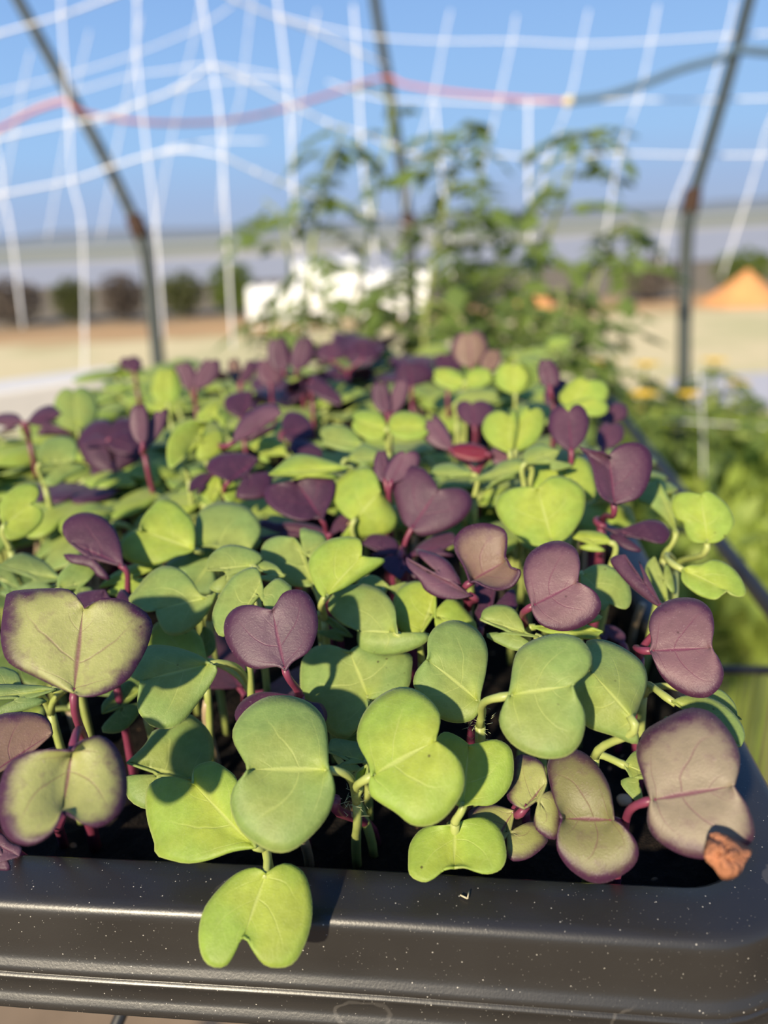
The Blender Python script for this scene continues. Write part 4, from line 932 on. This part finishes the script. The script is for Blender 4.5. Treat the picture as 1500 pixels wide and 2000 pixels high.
pole([(-30, -120), (30, -10), (130, 172), (205, 310), (270, 445), (286, 500), (298, 600), (310, 715)], 1.35, 4, .0105, 'grey-green pole at the left leaning to the right')
pole([(722, -120), (731, -10), (748, 100), (760, 170), (775, 270), (790, 370), (798, 440), (802, 520), (805, 640)], 1.75, 6, .0125, 'grey-green pole in the middle behind the tall plants')
pole([(1500, -110), (1466, -10), (1437, 100), (1400, 230), (1368, 335), (1350, 395), (1341, 470), (1337, 600), (1335, 740)], 1.35, 5, .0105, 'grey-green pole at the right leaning to the left')
def twine(pts, rad, mat, name, label, cat):
    P = [at(*q) for q in pts]; c = P[len(P) // 2]; mb = MB(); mb.tube(cr3(P), rad, 8); o = mb.build(name, mat, None, c); tag(o, label, cat); return o
twine([(-60, 275, 1.34), (0, 252, 1.34), (70, 215, 1.34), (128, 198, 1.33), (145, 212, 1.33), (200, 228, 1.36), (300, 240, 1.4), (420, 238, 1.5), (520, 222, 1.6), (620, 192, 1.67), (748, 152, 1.735), (790, 165, 1.72), (880, 180, 1.65), (1000, 192, 1.55), (1108, 198, 1.5)], .0035, M['red'], 'red_twine', 'faded red twine sagging between the left and middle poles', 'twine')
twine([(1110, 198, 1.5), (1180, 188, 1.46), (1260, 163, 1.42), (1330, 135, 1.38), (1412, 112, 1.345), (1440, 98, 1.335), (1500, 102, 1.33), (1570, 105, 1.33)], .0070, M['grey'], 'grey_twine', 'blue-grey twine running from the knot to the right pole', 'twine')
mb = MB(); kp = at(1110, 198, 1.495); mb.ball(kp, .011, 10, 7, 0, (1, .9, .85), .2); tag(mb.build('twine_knot', M['knot'], None, kp), 'yellowish knot joining the red twine and the blue-grey twine', 'knot')
def net(lines, label, rad=.002):
    org = None; allP = [[at(*q) for q in l] for l in lines]; c = allP[0][0].copy()
    mb = MB()
    for P in allP:
        mb.tube(cr3(P, 4), rad, 6)
        for p in P[1:-1]: mb.ball(p, rad * 2.0, 7, 5)
    o = mb.build('trellis_net', M['net'], None, c); tag(o, label, 'net', 'white trellis netting')
def pl(d0, d1, pts):
    n = len(pts); return [(x, y, d0 + (d1 - d0) * i / (n - 1)) for i, (x, y) in enumerate(pts)]
net([pl(1.32, 1.28, [(-60, 82), (0, 65), (120, 30), (215, -5), (330, -45)]), pl(1.3, 1.2, [(-60, 395), (0, 380), (140, 352), (212, 328), (288, 304), (360, 293), (434, 304)]),
     pl(1.3, 1.24, [(-60, 285), (0, 270), (32, 262), (134, 240), (200, 228), (276, 200), (340, 175), (414, 126)]),
     pl(1.28, 1.24, [(118, -60), (120, 28), (127, 132), (136, 240), (141, 352), (160, 440), (165, 640), (165, 740)]), pl(1.26, 1.22, [(270, -60), (268, 0), (267, 100), (276, 200), (288, 304), (304, 440), (320, 660)]),
     pl(1.24, 1.18, [(385, -60), (394, 0), (414, 124), (428, 215), (434, 304), (444, 480), (455, 680)]), pl(1.32, 1.28, [(-15, 250), (0, 320), (6, 380), (20, 440), (45, 640)])], 'white trellis net at the left in front of the leaning left pole')
net([pl(1.2, 1.4, [(390, -40), (460, 0), (548, 36), (612, 60), (700, 102), (760, 130)]), pl(1.22, 1.4, [(414, 126), (480, 156), (564, 200), (640, 240), (710, 262), (800, 300), (900, 330)]),
     pl(1.2, 1.4, [(434, 304), (500, 335), (572, 366), (650, 398), (740, 422), (830, 455), (900, 480)]),
     pl(1.22, 1.22, [(535, -60), (546, 36), (564, 200), (572, 366), (580, 480), (600, 660)]), pl(1.3, 1.3, [(690, 10), (697, 103), (705, 262), (713, 367), (730, 470), (742, 660)]),
     pl(1.34, 1.34, [(850, 205), (860, 320), (868, 400), (880, 480), (886, 640)]), pl(1.38, 1.38, [(1032, 192), (1032, 348), (1036, 480), (1042, 620)])], 'white trellis net running down to the right in front of the tall plants')
net([pl(1.9, 1.8, [(-40, 190), (40, 170), (156, 140), (256, 108), (384, 55), (455, 10)]), pl(1.9, 1.75, [(-60, 245), (0, 226), (112, 190), (172, 172), (256, 148), (330, 138), (412, 128), (560, 150)]), pl(1.9, 1.75, [(132, 248), (200, 236), (272, 204), (356, 172), (480, 156), (580, 160)]),
     pl(1.85, 1.75, [(300, 305), (332, 290), (416, 276), (520, 275)]),
     pl(1.85, 1.95, [(60, 100), (44, 172), (24, 280), (6, 380), (-10, 460)]), pl(1.85, 1.95, [(175, 60), (156, 140), (132, 248), (108, 380), (92, 470)]), pl(1.85, 1.95, [(275, 30), (256, 148), (228, 288), (208, 400), (195, 470)]),
     pl(1.85, 1.95, [(395, -10), (384, 52), (356, 172), (332, 288), (312, 400), (300, 470)]), pl(1.85, 1.95, [(498, -20), (488, 36), (468, 200), (440, 275), (430, 420)])], 'white trellis net at the far left behind the leaning left pole', .0016)
net([pl(1.7, 1.4, [(540, 30), (617, 50), (733, 72), (867, 80), (1000, 80), (1136, 86), (1272, 80), (1420, 70), (1560, 62)]), pl(1.7, 1.4, [(640, 160), (740, 192), (870, 198), (1000, 203), (1112, 198), (1248, 195), (1385, 195), (1560, 190)]),
     pl(1.7, 1.4, [(753, 273), (815, 302), (950, 300), (1070, 310), (1200, 300), (1355, 303), (1560, 302)]),
     pl(1.65, 1.7, [(620, 20), (613, 57), (590, 167), (572, 280)]), pl(1.62, 1.68, [(880, 20), (867, 80), (845, 195), (812, 302), (790, 410)]), pl(1.6, 1.66, [(1008, 30), (1000, 80), (973, 203), (950, 300), (930, 390)]),
     pl(1.55, 1.62, [(1150, 20), (1136, 86), (1112, 198), (1070, 310), (1040, 440)]), pl(1.5, 1.58, [(1285, 10), (1272, 80), (1246, 195), (1210, 300), (1188, 430), (1170, 560)]), pl(1.42, 1.5, [(1436, 0), (1420, 70), (1384, 195), (1354, 303), (1312, 410), (1290, 520)]), pl(1.42, 1.5, [(1530, 190), (1500, 248), (1485, 302), (1455, 400), (1410, 540)])],
    'white trellis net at the far right behind the tall plants', .0016)
net([pl(1.05, 1.05, [(1180, 812), (1250, 818), (1372, 825), (1520, 836), (1600, 842)]), pl(1.05, 1.05, [(1365, 720), (1372, 825), (1374, 930)])], 'loose white net strings low at the right over the green bed', .0009)

# ------------------------------------------------------------------ tall plants behind the tray
def leaflet(mb, p, d, n, ln, mi=0):
    d = d.normalized(); sd = d.cross(n).normalized(); n = sd.cross(d)
    o = [(0, 0), (.18, .20), (.30, .36), (.42, .28), (.55, .34), (.70, .18), (1, 0)]
    vs = [p + d * ln * a + sd * ln * b - n * (ln * .10 * abs(b) * 3 + ln * .25 * a * a) for a, b in o] + [p + d * ln * a - sd * ln * b - n * (ln * .10 * abs(b) * 3 + ln * .25 * a * a) for a, b in o[1:-1]]
    mids = [p + d * ln * a - n * ln * .25 * a * a for a in (.3, .6)]; b = len(vs); vs += mids
    fs = [(0, 1, 2, b), (b, 2, 3, 4, b + 1), (b + 1, 4, 5, 6), (0, b, 8, 7), (b, b + 1, 10, 9, 8), (b + 1, 6, 11, 10)]
    mb.add(vs, fs, mi)
def compound(seed):
    r = random.Random(seed); mb = MB(); L_ = .11; P = [Vector((L_ * t, .008 * math.sin(t * 3 + seed), .03 * t - .075 * t * t)) for t in [i / 6 for i in range(7)]]
    mb.tube(P, [.0018, .0016, .0014, .0012, .001, .0009, .0008], 5, 1)
    for i in (2, 3, 4, 5):
        for s_ in (-1, 1):
            d = Vector((.45, s_, -.25 + r.uniform(-.2, .2))); leaflet(mb, P[i], d, Vector((0, 0, 1)), r.uniform(.026, .046))
    leaflet(mb, P[6], Vector((1, 0, -.7)), Vector((0, 0, 1)), .05)
    return mb.mesh('compound_leaf', [M['tomato'], M['tomstem']])
CL = [compound(k) for k in range(5)]
def vine(pts, d, label, n, sc=1.0, skip=.0, tipn=3):
    P = [at(x, y, d) for x, y in pts]; foot = Vector((P[0].x, P[0].y + .02, TZ)); C = cr3([foot.lerp(P[0], .5)] + P, 10)
    e = empty('vine_plant', foot, label, 'plant', 'tall vine plants behind the tray')
    mb = MB(); m = len(C); mb.tube([foot - Vector((0, 0, .03))] + C, [.005] + [.0045 - .0028 * i / m for i in range(m)], 7); mb.build('stem', M['tomstem'], e, foot)
    n = int(n * 1.45)
    for k in range(n):
        t = skip + (1 - skip) * ((k + rng.random() * .6) / n) ** 1.25; i = min(m - 1, int(10 + t * (m - 11)))
        o = link('leaf', CL[k % 5], e); o.location = C[i] - foot; q = sc * rng.uniform(.6, 1.1) * (1.15 - .4 * t)
        o.rotation_euler = (rng.uniform(-.3, .3), rng.uniform(-.5, .45), k * 2.4 + rng.uniform(-.5, .5)); o.scale = (q,) * 3
vine([(590, 690), (600, 600), (610, 480), (632, 370), (655, 290), (672, 245)], 1.1, 'tall vine plant at the left of the group with a drooping top', 15)
vine([(700, 690), (705, 560), (730, 400), (752, 290), (765, 210), (728, 172)], 1.3, 'thin vine curling around the middle pole', 9, .7)
vine([(830, 690), (840, 560), (862, 430), (885, 340), (905, 280), (915, 235)], 1.05, 'tall leafy vine plant right of the middle pole', 18)
vine([(1000, 700), (1030, 600), (1065, 480), (1100, 380), (1122, 300), (1140, 258), (1180, 300)], 1.1, 'tall vine plant at the right with a hooked top', 18)
vine([(1130, 700), (1150, 600), (1180, 500), (1215, 440), (1235, 450)], 1.2, 'shorter vine plant at the right end of the group', 12)
vine([(530, 700), (560, 600), (565, 500), (545, 420), (515, 390)], 1.2, 'short vine plant at the left end of the group', 7, .75)
vine([(930, 700), (950, 600), (975, 520), (960, 440), (985, 400)], 1.25, 'bushy vine plant in the middle between the two tallest ones', 18)
vine([(1075, 760), (1085, 690), (1100, 620), (1095, 560)], .95, 'dense bright green vine plant low behind the rear right corner', 16, .9)
vine([(760, 720), (770, 660), (800, 600), (790, 540)], 1.15, 'low vine plant behind the rear edge at the centre', 12, .9)
vine([(660, 720), (650, 660), (670, 610), (690, 560)], 1.2, 'low vine plant in front of the white covers', 8, .8)
# flowering plant and green bed on the right
def flowerplant(x, y, d, label, heads):
    b = at(x, y, d); foot = Vector((b.x, b.y, TZ)); e = empty('flowering_plant', foot, label, 'plant')
    st = MB(); 
    for hx, hy in heads:
        h = at(hx, hy, d + rng.uniform(-.04, .04)); st.tube(bez(foot, foot.lerp(b, .6), b, h, 9), .0022, 6)
        f = MB()
        for k in range(9):
            a = k * .7; leaflet(f, h, Vector((math.cos(a), math.sin(a), .35)), Vector((0, 0, 1)), .022)
        f.ball(h, .005, 8, 5); tag(f.build('flower', M['yellow'], e, foot), 'yellow flower head')
    st.build('stems', M['tomstem'], e, foot)
    for k in range(48):
        o = link('leaf', CL[k % 5], e); t = rng.random(); hx, hy = rng.choice(heads); o.location = b.lerp(at(hx, hy, d), t * .95) - foot + Vector((rng.gauss(0, .02), rng.gauss(0, .02), 0)); q = rng.uniform(.3, .6)
        o.rotation_euler = (rng.uniform(-.3, .3), rng.uniform(-.4, .4), rng.uniform(0, 6.28)); o.scale = (q,) * 3
flowerplant(1230, 880, 1.0, 'straggly yellow-flowered plant right of the tray', [(1180, 708), (1255, 770), (1262, 712), (1225, 800)])
flowerplant(1390, 860, 1.1, 'thin green plant at the foot of the right pole', [(1395, 705), (1345, 770), (1440, 750)])
bedm = MB(); r_ = random.Random(5)
for k in range(150):
    y = r_.uniform(835, 1190); t = (y - 835) / 355; d = 1.62 - .75 * t + r_.uniform(-.05, .05); x = r_.uniform(1150, 1640)
    c = at(x, y, d); tuft(bedm, c, (.07, .07, .09), 34, .026, 0, 1.6)
    bedm.tube([Vector((c.x, c.y, TZ - .01)), c], .0025, 4)
tag(bedm.build('bed_foliage', M['bed'], None, Vector((.6, 1.2, TZ))), 'soft green foliage of the planted bed right of the tray', 'foliage', kind='stuff')
